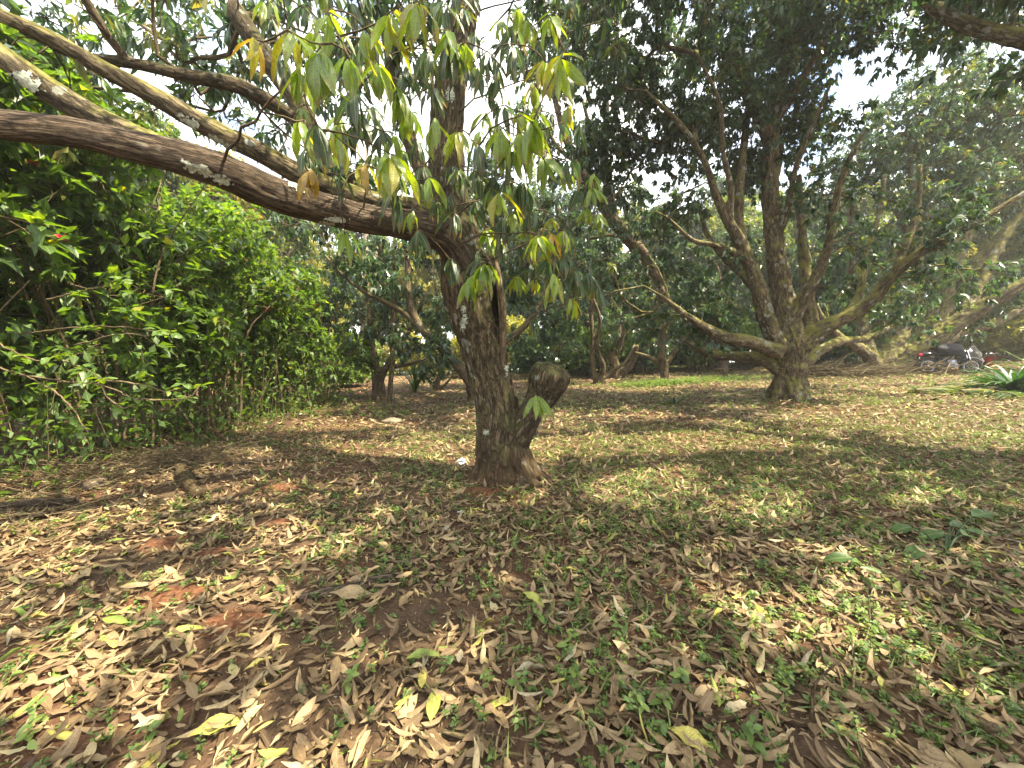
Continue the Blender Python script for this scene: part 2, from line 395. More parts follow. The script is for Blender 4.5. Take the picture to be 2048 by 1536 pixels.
M_mango = leaf_mat('mango_foliage', DK, trans=.36, rough=.30, spec=.7, objrand=False, tgain=2.0)
M_mango_hero = leaf_mat('mango_leaf_near', [(0, (.022, .052, .026)), (.38, (.040, .078, .034)), (.50, (.11, .19, .028)), (.78, (.18, .26, .034)), (.9, (.27, .25, .045)), (1, (.33, .20, .06))],
                        trans=.48, rough=.32, spec=.6, veins=.6, vein_col=(.26, .30, .12), spots=.55, objrand=False, tgain=2.2, tipburn=.55)
M_far = leaf_mat('distant_foliage', [(0, (.035, .068, .022)), (.5, (.07, .12, .03)), (.85, (.16, .19, .045)), (1, (.27, .24, .07))], trans=.4, rough=.45, objrand=True, tgain=1.8)
M_far_y = leaf_mat('sunlit_tone_foliage', [(0, (.14, .16, .035)), (.5, (.24, .25, .06)), (.85, (.36, .31, .09)), (1, (.42, .25, .09))], trans=.45, rough=.5, objrand=False, tgain=1.6)  # sunlight on the distant leaves is put into this yellow base colour
M_shrub = leaf_mat('shrub_leaf', [(0, (.040, .085, .022)), (.45, (.072, .135, .030)), (.8, (.105, .185, .040)), (.95, (.17, .24, .05)), (1, (.36, .33, .05))], trans=.45, rough=.34, veins=.3, objrand=False, tgain=2.0)
M_weed = leaf_mat('weed_leaf', [(0, (.070, .120, .030)), (.6, (.120, .190, .045)), (1, (.20, .27, .06))], trans=.35, rough=.5, objrand=True, tgain=1.6)
M_grass = leaf_mat('strap_leaf', [(0, (.022, .060, .018)), (.7, (.038, .09, .024)), (1, (.08, .14, .03))], trans=.3, rough=.35, objrand=False, tgain=1.8)
LIT = [(0, (.055, .035, .018)), (.25, (.125, .080, .040)), (.5, (.225, .158, .082)), (.72, (.32, .235, .125)), (.82, (.40, .31, .165)), (.89, (.27, .24, .17)), (.93, (.38, .33, .075)), (.97, (.27, .29, .06)), (1, (.14, .19, .035))]
M_litter = leaf_mat('dry_leaf', LIT, trans=.12, rough=.6, spec=.3, veins=.18, vein_col=(.44, .35, .22), spots=.5, objrand=False, tgain=1.2, tsat=1.1)
M_redleaf = leaf_mat('red_leaf', [(0, (.07, .022, .02)), (1, (.15, .04, .03))], trans=.35, rough=.35, objrand=False)
M_flower = leaf_mat('red_petal', [(0, (.55, .02, .03)), (1, (.75, .08, .08))], trans=.3, rough=.5, objrand=False, tgain=1.2)
M_bark = bark_mat('mango_bark', (.034, .026, .017), (.18, .140, .088), moss=(.090, .095, .030), moss_amt=.6, lichen=.8, base_soil=.55, bump=1.0)
M_bark_moss = bark_mat('mossy_bark', (.055, .044, .028), (.27, .22, .14), moss=(.20, .19, .042), moss_amt=.85, lichen=.9, scale=.8, bump=1.0)
M_wood = bark_mat('weathered_wood', (.042, .029, .021), (.215, .165, .120), moss_amt=0, lichen=.25, stretch=.07, scale=1.4, bump=.9)
M_bark_far = bark_mat('grey_bark', (.07, .050, .032), (.22, .17, .11), moss=(.17, .15, .04), moss_amt=.5, lichen=.3, scale=.6)
M_twig = bark_mat('twig', (.07, .052, .034), (.21, .165, .11), moss_amt=.2, lichen=.0)
M_stem = bark_mat('shrub_stem', (.13, .095, .055), (.34, .27, .17), moss_amt=0, lichen=0, scale=2)
M_pale = bark_mat('pale_bark', (.30, .24, .18), (.55, .48, .40), moss_amt=0, lichen=0)
M_lichen = plain('lichen', (.30, .32, .25), .95, var=.25, scale=60)
M_soil_red = plain('red_soil', (.100, .046, .024), .97, var=.28, scale=45, spec=.1)
# ---------------------------------------------------------------- trees
def px_chain(name, pts, step=0.08):
    """pts: (px, py, distance, width in px) -> smooth world path"""
    P = np.array([W(p[0], p[1], p[2]) for p in pts]); R = np.array([p[3] * 0.5 * p[2] / F for p in pts])
    P, R = smooth_path(P, R, step)
    return dict(name=name, P=P, R=R)
def lay_limb_coords(V, chains):
    S, RR, SID, FR, LS = [], [], [], [], []
    for ci, c in enumerate(chains):
        T, Nn, B = frames(c['P']); s = np.concatenate([[0], np.cumsum(np.linalg.norm(np.diff(c['P'], axis=0), axis=1))])
        S.append(c['P']); RR.append(c['R']); SID.append(np.full(len(s), ci)); FR.append(np.stack([Nn, B, T], 1)); LS.append(s + ci * 7.3)
    S = np.concatenate(S); RR = np.concatenate(RR); SID = np.concatenate(SID); FR = np.concatenate(FR); LS = np.concatenate(LS)
    near = np.zeros(len(V), int)
    for a in range(0, len(V), 8000):
        d = np.sqrt(((V[a:a + 8000, None] - S[None]) ** 2).sum(-1)) - RR[None]
        near[a:a + 8000] = d.argmin(1)
    rel = V - S[near]; fr = FR[near]; L = np.einsum('nij,nj->ni', fr, rel)
    L[:, 2] += LS[near]
    return near, SID[near], L, S[near], RR[near]
root_bvh = {}
def build_wood(root, chains, voxel, mat, rough=0.02, ridge=0.3, k=14, carve=None, smooth_it=2, mats={}, lump=0.08):
    mb = MB()
    for c in chains:
        ok = c['R'] > voxel * 1.5
        n = len(ok) if ok.all() else int(np.argmin(ok)) + 1
        if n > 1: mb.tube(c['P'][:n], c['R'][:n], k)
        c['solid'] = n
    me = mb.mesh('raw'); o = bpy.data.objects.new('raw', me); COL.objects.link(o)
    md = o.modifiers.new('r', 'REMESH'); md.mode = 'VOXEL'; md.voxel_size = voxel
    s = o.modifiers.new('s', 'SMOOTH'); s.iterations = smooth_it; s.factor = 0.5
    dg = bpy.context.evaluated_depsgraph_get(); m2 = bpy.data.meshes.new_from_object(o.evaluated_get(dg))
    V = np.zeros(len(m2.vertices) * 3); m2.vertices.foreach_get('co', V); V = V.reshape(-1, 3)
    Nn = np.zeros(len(m2.vertices) * 3); m2.vertices.foreach_get('normal', Nn); Nn = Nn.reshape(-1, 3)
    Lq = np.zeros(len(m2.loops), int); m2.loops.foreach_get('vertex_index', Lq); lt = np.zeros(len(m2.polygons), int); m2.polygons.foreach_get('loop_total', lt)
    assert (lt == 4).all(); Q = Lq.reshape(-1, 4)
    bpy.data.objects.remove(o); bpy.data.meshes.remove(m2); bpy.data.meshes.remove(me)
    near, cid, L, C, Rr = lay_limb_coords(V, chains)
    Ls = L * np.array([1, 1, ridge]); sc = 1.0 / np.clip(Rr, .04, .3)
    nn = fbm(Ls * 14, 4, .55)
    d = rough * nn * np.clip(Rr / .2, .35, 1.3) - rough * 1.2 * np.clip(np.abs(noise3(Ls * 9 + 5)) * -3 + .35, 0, 1) * np.clip(Rr / .2, .3, 1.2)
    d += lump * Rr * noise3(V * 2.3 + 3) * 1.2 + lump * .5 * Rr * noise3(V * 5.3 + 9)
    d = np.maximum(d, -0.4 * Rr)
    V = V + Nn * d[:, None]
    if carve is not None: V = carve(V, Nn)
    root_bvh[root.name] = BVHTree.FromPolygons(V.tolist(), Q.tolist()) if len(V) > 60000 else None
    fc = cid[Q[:, 0]]; O = np.array(root.location)
    for ci, c in enumerate(chains):
        f = Q[fc == ci]
        if not len(f): continue
        ids, inv = np.unique(f.ravel(), return_inverse=True)
        m = mesh_np(c['name'], V[ids] - O, [inv.reshape(-1, 4)], vec=L[ids], rnd=np.full(len(ids), .5))
        m.materials.append(mats.get(ci, mat)); link(c['name'], m, None, root)
    thin = MB(); nthin = 0
    for c in chains:
        if c['solid'] < len(c['P']):
            a = max(0, c['solid'] - 3); thin.tube(c['P'][a:], c['R'][a:] * .97, 8); nthin += 1
    return thin if nthin else None

def sun_lit(P, patches):
    """True where a point would shade one of the sunlit patches of ground"""
    if not len(patches): return np.zeros(len(P), bool)
    g = P - SUN[None] * ((P[:, 2]) / SUN[2])[:, None]
    hit = np.zeros(len(P), bool)
    for (cx, cyy, rx, ry, a) in patches:
        dx = g[:, 0] - cx; dy = g[:, 1] - cyy; ca, sa = math.cos(a), math.sin(a)
        hit |= ((dx * ca + dy * sa) / rx) ** 2 + ((-dx * sa + dy * ca) / ry) ** 2 < 1
    return hit
PATCHES = []
CLEAR = []      # open air between the camera and the main trunk: (px0, py0, px1, py1, distance)
def in_clear(P):
    """points that would hang in the open air under the main tree, close in front of the lens"""
    y = P[:, 1]; k = np.zeros(len(P), bool)
    rel = P - np.array([0, 0, CAMH]); dep = rel[:, 1] * CP - rel[:, 2] * SP; dep = np.maximum(dep, .05)
    u = 1024 + F * rel[:, 0] / dep; v = 768 - F * (rel[:, 1] * SP + rel[:, 2] * CP) / dep
    for (a, b, c, d, dist) in CLEAR:
        k |= (u > a) & (u < c) & (v > b) & (v < d) & (y < dist) & (y > -.5)
    return k

def grow(chains, blobs, per_m3, seed, start=0.35, tip_r=0.006, droop=0.1, wob=0.12, maxlen=5.0):
    """branches out from the limbs to points spread through the crown; returns the points, twig directions and the branch paths"""
    r = np.random.default_rng(seed)
    A = []
    for b in blobs:
        c = np.array(b[0]); rad = np.array(b[1]); n = int(b[2] if len(b) > 2 and b[2] else max(4, per_m3 * 4.19 * np.prod(rad)))
        d = norm(r.normal(size=(n, 3))) * (r.uniform(0.1, 1, n) ** (1 / 2.2))[:, None]
        A.append(c + d * rad)
    A = np.concatenate(A); A = A[A[:, 2] > 0.35]
    NP, ND, NR, NPar = [], [], [], []
    for c in chains:
        T = norm(np.gradient(c['P'], axis=0)); a = int(len(T) * c.get('start', start))
        for i in range(a, len(T), 2):
            NP.append(c['P'][i]); ND.append(T[i]); NR.append(c['R'][i]); NPar.append(-1)
    NP = list(NP); base = len(NP)
    order = np.argsort([np.min(np.linalg.norm(np.array(NP)[:base] - a, axis=1)) for a in A])
    buf = np.zeros((base + len(A) * 12, 3)); buf[:base] = NP; cnt = base
    dirs = np.zeros_like(buf); dirs[:base] = ND; par = np.full(len(buf), -1); load = np.zeros(len(buf)); baser = np.full(len(buf), 9.0); baser[:base] = NR
    paths = []; tips = []
    for ai in order:
        a = A[ai]; v = a - buf[:cnt]; dist = np.linalg.norm(v, axis=1)
        al = (v * dirs[:cnt]).sum(1) / np.maximum(dist, 1e-6)
        cost = dist * (1.35 - 0.5 * al) + np.where(np.arange(cnt) < base, 0, 0.12)
        n = int(cost.argmin()); d = dist[n]
        if d > maxlen: continue
        k = int(np.clip(d / 0.35, 2, 9)); p0 = buf[n]; c1 = p0 + dirs[n] * d * .4 + r.normal(size=3) * d * wob + np.array([0, 0, .08 * d])
        t = np.linspace(0, 1, k + 1)[:, None]; pts = (1 - t) ** 2 * p0 + 2 * t * (1 - t) * c1 + t * t * a
        pts[1:-1] += r.normal(size=(k - 1, 3)) * d * wob * .12
        ids = list(range(cnt, cnt + k)); buf[cnt:cnt + k] = pts[1:]; tg = norm(np.gradient(pts, axis=0)); dirs[cnt:cnt + k] = tg[1:]
        par[cnt] = n; par[cnt + 1:cnt + k] = np.arange(cnt, cnt + k - 1); cnt += k
        paths.append([n] + ids); tips.append(ids[-1])
        j = ids[-1]
        while j >= 0 and j >= base: load[j] += 1; j = par[j]
    rad = tip_r * np.maximum(load, 1) ** 0.48; rad[:base] = baser[:base]
    return buf[tips], dirs[tips], paths, buf, rad, base
def branch_mesh(paths, buf, rad, base, thin=None, k=6):
    mb = thin or MB()
    for p in paths:
        P = buf[p]; R = rad[p].copy(); R[0] = min(R[0] * .8, R[1] * 1.25)
        mb.tube(P, R, k if R[0] > .02 else 4, cap=False)
    return mb
def rosettes(P, D, per=7, lpr=10, spread=0.32, leaf=0.16, seed=0, gaps=True, keep_lit=0.06, down=0.7, tipfrac=.6, top_yellow=0.0):
    """sub-twigs around each point with a whorl of hanging leaves at each end"""
    r = np.random.default_rng(seed)
    n = len(P); tp = np.repeat(P, per, 0); td = norm(np.repeat(D, per, 0) * .5 + r.normal(size=(n * per, 3)) * .75 + np.array([0, 0, .12]))
    ln = r.uniform(.35, 1.0, n * per) * spread; end = tp + td * ln[:, None]; end[:, 2] -= ln * .12
    keep = np.ones(len(end), bool)
    if gaps: keep &= ~(sun_lit(end, PATCHES) & (r.random(len(end)) > keep_lit))
    keep &= ~in_clear(end) & (end[:, 2] > .3)
    tp, td, end = tp[keep], td[keep], end[keep]; m = len(end)
    c = r.integers(max(3, lpr - 3), lpr + 4, m); idx = np.repeat(np.arange(m), c); L = len(idx)
    t = td[idx]; e1 = norm(np.cross(t, np.array([.31, .2, .93]))); e2 = np.cross(t, e1); ph = r.uniform(0, 2 * math.pi, L)
    ld = norm((e1 * np.cos(ph)[:, None] + e2 * np.sin(ph)[:, None]) * r.uniform(.5, 1.0, L)[:, None] + t * r.uniform(.1, .8, L)[:, None] - np.array([0, 0, 1]) * (r.uniform(.2, 1.5, L) * down)[:, None])
    up = norm(np.array([0, 0, 1.0]) + r.normal(size=(L, 3)) * .45)
    pos = end[idx] - t * (r.uniform(0, .35, L) * ln[idx])[:, None]
    rn = np.clip(r.beta(1.6, 2.2, L) * .9 + np.repeat(r.normal(0, .10, m), c), 0, .93)
    yl = np.repeat(r.random(m) < top_yellow, c); rn = np.where(yl, r.uniform(.8, 1, L), rn)
    sz = leaf * r.uniform(.65, 1.2, L)
    return tp, end, pos, ld, up, sz, rn
def twig_mesh(A, B, r0, r1, origin):
    D = norm(B - A); e1 = norm(np.cross(D, np.array([.3, .25, .9]))); e2 = np.cross(D, e1); V = []
    for (P, rr) in ((A, r0), (B, r1)):
        for a in (0, 2.094, 4.189): V.append(P + (e1 * math.cos(a) + e2 * math.sin(a)) * rr)
    V = np.stack(V, 1) - np.asarray(origin); n = len(A); q = np.array([[0, 1, 4, 3], [1, 2, 5, 4], [2, 0, 3, 5]])
    Q = (q[None] + (np.arange(n) * 6)[:, None, None]).reshape(-1, 4)
    return mesh_np('twigs', V.reshape(-1, 3), [Q], vec=V.reshape(-1, 3), rnd=np.full(n * 6, .5))
def tree(name, base, label, cat, chains, blobs, per_m3, seed, mat, leafmat, voxel=.03, leaf=.16, per=7, lpr=10, spread=.32, tpls=None, rough=.02, group=None,
         gaps=True, twigs=True, start=.35, down=.7, mats={}, carve=None, extra=None, tip_r=.006, top_yellow=0.0, maxlen=5.0, ridge=.3):
    root = thing(name, base, label, cat, group)
    thin = build_wood(root, chains, voxel, mat, rough=rough, mats=mats, carve=carve, ridge=ridge)
    if len(blobs):
        P, D, paths, buf, rad, nb = grow(chains, blobs, per_m3, seed, start=start, tip_r=tip_r, maxlen=maxlen)
        mb = branch_mesh(paths, buf, rad, nb, thin)
        o = link('branches', mb.mesh('branches', base), mats.get('twig', mat), root, kind='stuff')
        tp, end, pos, ld, up, sz, rn = rosettes(P, D, per, lpr, spread, leaf, seed + 1, gaps=gaps, down=down, top_yellow=top_yellow)
        if twigs: link('twigs', twig_mesh(tp, end, .005, .003, base), M_twig, root, kind='stuff')
        link('foliage', scatter(tpls or FAR, pos, ld, up, sz, rn, base), leafmat, root, kind='stuff')
    elif thin: link('branches', thin.mesh('branches', base), mat, root, kind='stuff')
    return root
def B(px, py, Y, rx, rz=None, n=None, ry=None):
    """a clump of crown at a pixel and distance, radii in metres"""
    return (tuple(W(px, py, Y)), (rx, ry or rx, rz or rx * .7), n)
# sunlit gaps in the canopy: the patches of ground the sun reaches
for (px, py, rx, ry, a) in [(250, 985, 1.15, .38, .1), (60, 1075, .9, .28, .15), (400, 960, .5, .25, .2), (650, 985, .55, .16, .7), (1300, 965, .50, .26, .4), (1225, 890, 1.1, .38, 0), (1440, 880, .9, .35, 0),
                            (1650, 1265, .20, .10, .3), (1500, 1010, .35, .14, .6), (1130, 835, 1.6, .6, 0), (1010, 1340, .0, .0, 0), (1900, 880, .9, .3, .1), (800, 900, .8, .3, .2), (1700, 830, 1.3, .5, 0), (620, 850, 1.2, .4, 0)]:
    if rx > 0:
        g = G(px, py); PATCHES.append((g[0], g[1], rx * 1.35 + .12, ry * 1.35 + .12, a))
PATCHES += [(-5.7, 2.9, 1.3, 1.3, 0), (-5.6, 4.9, 1.0, 1.1, 0)]
rp = np.random.default_rng(404)
for _ in range(60):
    yy_ = rp.uniform(4.5, 15); PATCHES.append((rp.uniform(-.9, 1.35) * yy_, yy_, rp.uniform(.25, .9), rp.uniform(.12, .35), rp.uniform(-.5, .8)))
CLEAR += [(-400, 470, 2500, 1600, 3.2), (0, 380, 560, 700, 3.4), (1220, 0, 2300, 700, 5.5), (-300, 330, 700, 1500, 2.6)]

# ---------------------------------------------------------------- main mango tree
base = G(1008, 965); T0 = np.array([base[0], 3.95, float(ground(base[0], 3.95))])
ch = []
ch.append(px_chain('trunk', [(1012, 1000, 3.95, 150), (1010, 955, 3.95, 128), (1004, 905, 3.95, 104), (999, 850, 3.95, 92), (989, 790, 3.95, 84), (975, 730, 3.95, 86), (962, 670, 3.95, 98), (950, 610, 3.95, 116), (940, 560, 3.98, 116), (926, 505, 4.0, 92), (905, 430, 4.05, 76), (893, 340, 4.1, 70), (893, 240, 4.1, 62), (905, 150, 4.1, 56), (925, 50, 4.1, 50), (940, -80, 4.15, 44), (950, -300, 4.2, 36), (930, -600, 4.4, 26), (960, -900, 4.5, 16)], .06))
ch.append(px_chain('limb', [(952, 600, 3.9, 50), (925, 530, 3.8, 58), (890, 480, 3.7, 60), (820, 452, 3.55, 56), (740, 440, 3.4, 56), (640, 415, 3.2, 58), (540, 385, 2.95, 62), (450, 345, 2.7, 64), (340, 312, 2.5, 62), (230, 284, 2.35, 58), (120, 262, 2.2, 55), (0, 250, 2.05, 52), (-120, 242, 1.95, 50), (-300, 200, 1.9, 44)], .05))
ch.append(px_chain('limb', [(370, 318, 2.52, 34), (300, 285, 2.5, 42), (235, 258, 2.45, 45), (165, 222, 2.4, 46), (90, 175, 2.35, 46), (20, 125, 2.3, 44), (-60, 70, 2.3, 40), (-220, -40, 2.3, 34), (-500, -250, 2.3, 24)], .05))
ch.append(px_chain('limb', [(905, 455, 4.0, 46), (850, 425, 3.95, 44), (760, 408, 3.8, 40), (680, 385, 3.6, 42), (600, 350, 3.4, 40), (520, 305, 3.2, 38), (430, 262, 3.0, 38), (330, 205, 2.85, 36), (220, 145, 2.7, 32), (120, 85, 2.6, 27), (0, 28, 2.5, 22), (-140, -40, 2.4, 18), (-350, -150, 2.3, 12)], .05))
ch.append(px_chain('limb', [(912, 480, 4.1, 44), (820, 432, 4.25, 38), (730, 395, 4.4, 38), (665, 345, 4.4, 38), (625, 270, 4.4, 38), (585, 190, 4.4, 38), (525, 105, 4.4, 36), (475, 30, 4.4, 34), (440, -40, 4.4, 30), (400, -250, 4.4, 22), (330, -500, 4.4, 14)], .06))
ch.append(px_chain('limb', [(640, 290, 4.4, 20), (590, 240, 4.3, 24), (530, 198, 4.15, 25), (470, 170, 4.0, 25), (370, 150, 3.8, 23), (260, 125, 3.6, 20), (150, 110, 3.5, 16), (40, 60, 3.4, 13)], .06))
ch.append(px_chain('limb', [(905, 470, 4.2, 34), (860, 380, 4.45, 30), (815, 270, 4.6, 28), (790, 160, 4.7, 26), (770, 40, 4.8, 24), (740, -100, 4.9, 20), (680, -350, 5.0, 13)], .06))
ch.append(px_chain('stump', [(1012, 920, 3.95, 56), (1040, 868, 3.88, 54), (1066, 820, 3.84, 50), (1086, 790, 3.82, 66), (1097, 765, 3.8, 82), (1104, 748, 3.8, 84), (1108, 737, 3.8, 66), (1110, 730, 3.8, 34)], .04))
for (ang, L) in [(-2.75, .44), (-2.35, .40), (-1.95, .36), (-1.55, .34), (-1.1, .38), (-.7, .46), (-.25, .50), (.5, .4), (1.5, .4), (2.5, .42), (-3.1, .36)]:
    ca_, sa_ = math.cos(ang), math.sin(ang); z0 = T0[2]
    P, R = smooth_path([T0 + [ca_ * .13, sa_ * .13, .60], T0 + [ca_ * .21, sa_ * .21, .28], T0 + [ca_ * L * .66, sa_ * L * .66, .09], T0 + [ca_ * L, sa_ * L, -.04], T0 + [ca_ * L * 1.3, sa_ * L * 1.3, -.12]], [.07, .085, .075, .055, .03], .05); ch.append(dict(name='root', P=P, R=R, start=9))
# torn slab of bark beside the hollow
ch.append(dict(zip(('P', 'R'), smooth_path([W(978, 470, 3.80), W(994, 540, 3.74), (W(1003, 600, 3.74)), W(1006, 670, 3.76), W(1002, 740, 3.82)], [.022, .034, .04, .036, .02], .05)), name='bark_slab'))
ca, cb = W(968, 500, 3.78), W(998, 655, 3.74)
def carve_main(V, Nn):
    ab = cb - ca; t = np.clip(((V - ca) @ ab) / (ab @ ab), 0, 1); d = np.linalg.norm((V - (ca + t[:, None] * ab)) * [1, .5, 1], axis=1)
    w = .048 * (1 - .6 * np.abs(t - .5)); k = sstep(1.0, .45, d / w) * .22
    V = V + np.array([0, 1, 0]) * k[:, None]
    kc = W(1092, 742, 3.66); d2 = np.linalg.norm(V - kc, axis=1); return V + np.array([0, .05, 0]) * sstep(.075, .01, d2)[:, None]
for c in ch[:8]: c['start'] = .45
ch[0]['start'] = .62; ch[7]['start'] = 9; ch[1]['start'] = .93; ch[-1]['start'] = 9
mblobs = [((0.2, 3.6, 5.9), (1.9, 1.5, .9), None), ((-1.8, 3.6, 5.2), (1.5, 1.3, .9), None), ((-2.4, 5.2, 5.1), (1.4, 1.1, .8), 16), ((-3.4, 2.0, 4.7), (1.1, 1.0, .6), 10), ((1.2, .5, 5.5), (1.3, 1.0, .6), None), ((1.9, 3.2, 5.4), (1.2, 1.3, .8), None),
          ((0.2, 1.3, 5.2), (1.8, 1.0, .7), None), ((.6, 5.3, 6.2), (1.6, 1.2, .9), None), ((-1.0, 0.0, 4.9), (2.0, 1.2, .7), None), ((2.6, .6, 5.1), (1.6, 1.3, .7), None),
          B(60, 60, 3.6, .75), B(190, 60, 3.4, .6), B(330, 90, 4.2, .7), B(120, 190, 3.6, .5), B(430, 40, 4.6, .8), B(600, 60, 4.8, .7), B(480, 230, 4.4, .4), B(290, 10, 4, .8), B(760, 120, 4.6, .6), B(850, 60, 4.6, .5), B(680, 330, 4.4, .35), B(330, 50, 5.6, .9), B(150, 10, 5.2, .9), B(420, 130, 5.2, .7), B(250, 190, 5.2, .6), B(60, 140, 5.0, .8), B(560, 20, 5.4, .8), B(390, 220, 5.4, .5)]
MAINT = [leaf_tpl(2, .27, .3, .4, .2, 0, 0, .42), leaf_tpl(2, .3, .15, .7, -.2, 0, 0, .46), leaf_tpl(2, .25, .4, .2, .3, 0, 0, .45)]
main = tree('mango_tree', T0, 'nearest mango tree, thick forked trunk with long limbs reaching left and pale green hanging leaves', 'tree', ch, mblobs, 4.0, 11, M_bark, M_mango,
            voxel=.0168, leaf=.19, per=8, lpr=9, spread=.45, tpls=MAINT, rough=.018, mats={1: M_wood, 2: M_bark_moss, 3: M_bark_moss, 8 + 11: M_wood, 'twig': M_twig}, carve=carve_main, ridge=.22, top_yellow=.12, maxlen=3.2)
# lichen patches on the limbs
def lichen(px, py, Y, rx, rz, seed, parent, root, ang=0.0):
    """a crust lying on the bark: an irregular patch of the surface lifted by a few millimetres"""
    if rx > rz: rx *= 1.5; rz *= 1.2
    bvh = root_bvh[root.name]; eye = Vector((0, 0, CAMH)); n = 22; pts = np.full((n, n), -1); V = []; inside = np.zeros((n, n), bool)
    for a in range(n):
        for b in range(n):
            s, t = (a / (n - 1) * 2 - 1) * 1.15, (b / (n - 1) * 2 - 1) * 1.15; ox, oz = s * rx, t * rz; x2 = ox * math.cos(ang) - oz * math.sin(ang); z2 = ox * math.sin(ang) + oz * math.cos(ang)
            w = np.array([s * 2.2, t * 2.2 * max(.4, rz / rx), seed * 3.1]); inside[a, b] = math.hypot(s, t) < .78 + .65 * float(fbm(w * 1.4, 3))
            h = bvh.ray_cast(eye, Vector(tuple(ray(px + x2 * F / Y, py - z2 * F / Y))).normalized(), 8)
            if h[0] is not None and abs(h[0].y - Y) < .45: pts[a, b] = len(V); V.append(np.array(h[0] + h[1] * (.006 + .004 * float(noise3(w * 5)))))
    Q = [[pts[a, b], pts[a + 1, b], pts[a + 1, b + 1], pts[a, b + 1]] for a in range(n - 1) for b in range(n - 1) if inside[a, b] and min(pts[a, b], pts[a + 1, b], pts[a + 1, b + 1], pts[a, b + 1]) >= 0]
    Q = [q for q in Q if max(np.linalg.norm(V[q[0]] - V[q[2]]), np.linalg.norm(V[q[1]] - V[q[3]])) < .05]
    if len(Q) > 5: link('lichen_patch', mesh_np('lichen', np.array(V) - np.array(root.location), [np.array(Q)]), M_lichen, root)
for i, (px, py, Y, rx, rz, an) in enumerate([(52, 162, 2.31, .085, .045, .6), (380, 243, 2.86, .075, .03, .55), (440, 284, 2.98, .08, .03, .5), (672, 438, 3.20, .07, .03, .1), (650, 447, 3.18, .05, .025, .1), (395, 338, 2.55, .08, .03, .35), (440, 358, 2.66, .06, .03, .35), (590, 372, 3.36, .06, .03, .5),
                                             (928, 645, 3.66, .035, .09, .2), (927, 618, 3.68, .03, .05, 0), (972, 865, 3.70, .03, .03, 0), (893, 300, 3.92, .04, .12, 0), (900, 190, 3.95, .05, .1, 0), (1012, 742, 3.72, .02, .07, 0)]):
    lichen(px, py, Y, rx, rz, 50 + i, None, main, -an)

# near hanging sprays: every leaf an object
HL = []
for i, t in enumerate(HERO):
    m = mesh_np('leaf', t[0], [t[1]], rnd=np.full(len(t[0]), 0.0), uv=t[2]); HL.append(t)
def leaf_variants(tpls, mat, levels):
    out = {}
    for lv in levels:
        for i, t in enumerate(tpls):
            m = mesh_np('leaf', t[0], [t[1]], rnd=np.full(len(t[0]), lv), uv=t[2]); m.materials.append(mat); out[(lv, i)] = m
    return out
LV = [.08, .2, .32, .55, .66, .78, .88, .96]
hero_m = leaf_variants(HERO, M_mango_hero, LV)
def put_leaf(meshes, lv, i, pos, d, up, s, root, name='leaf'):
    M = orient(np.array([d]), np.array([up]))[0]; o = bpy.data.objects.new(name, meshes[(lv, i)]); COL.objects.link(o); o.parent = root
    mm = Matrix([[*(M[0] * s), pos[0]], [*(M[1] * s), pos[1]], [*(M[2] * s), pos[2]], [0, 0, 0, 1]]); o.matrix_basis = Matrix.Translation(-root.location) @ mm
    return o
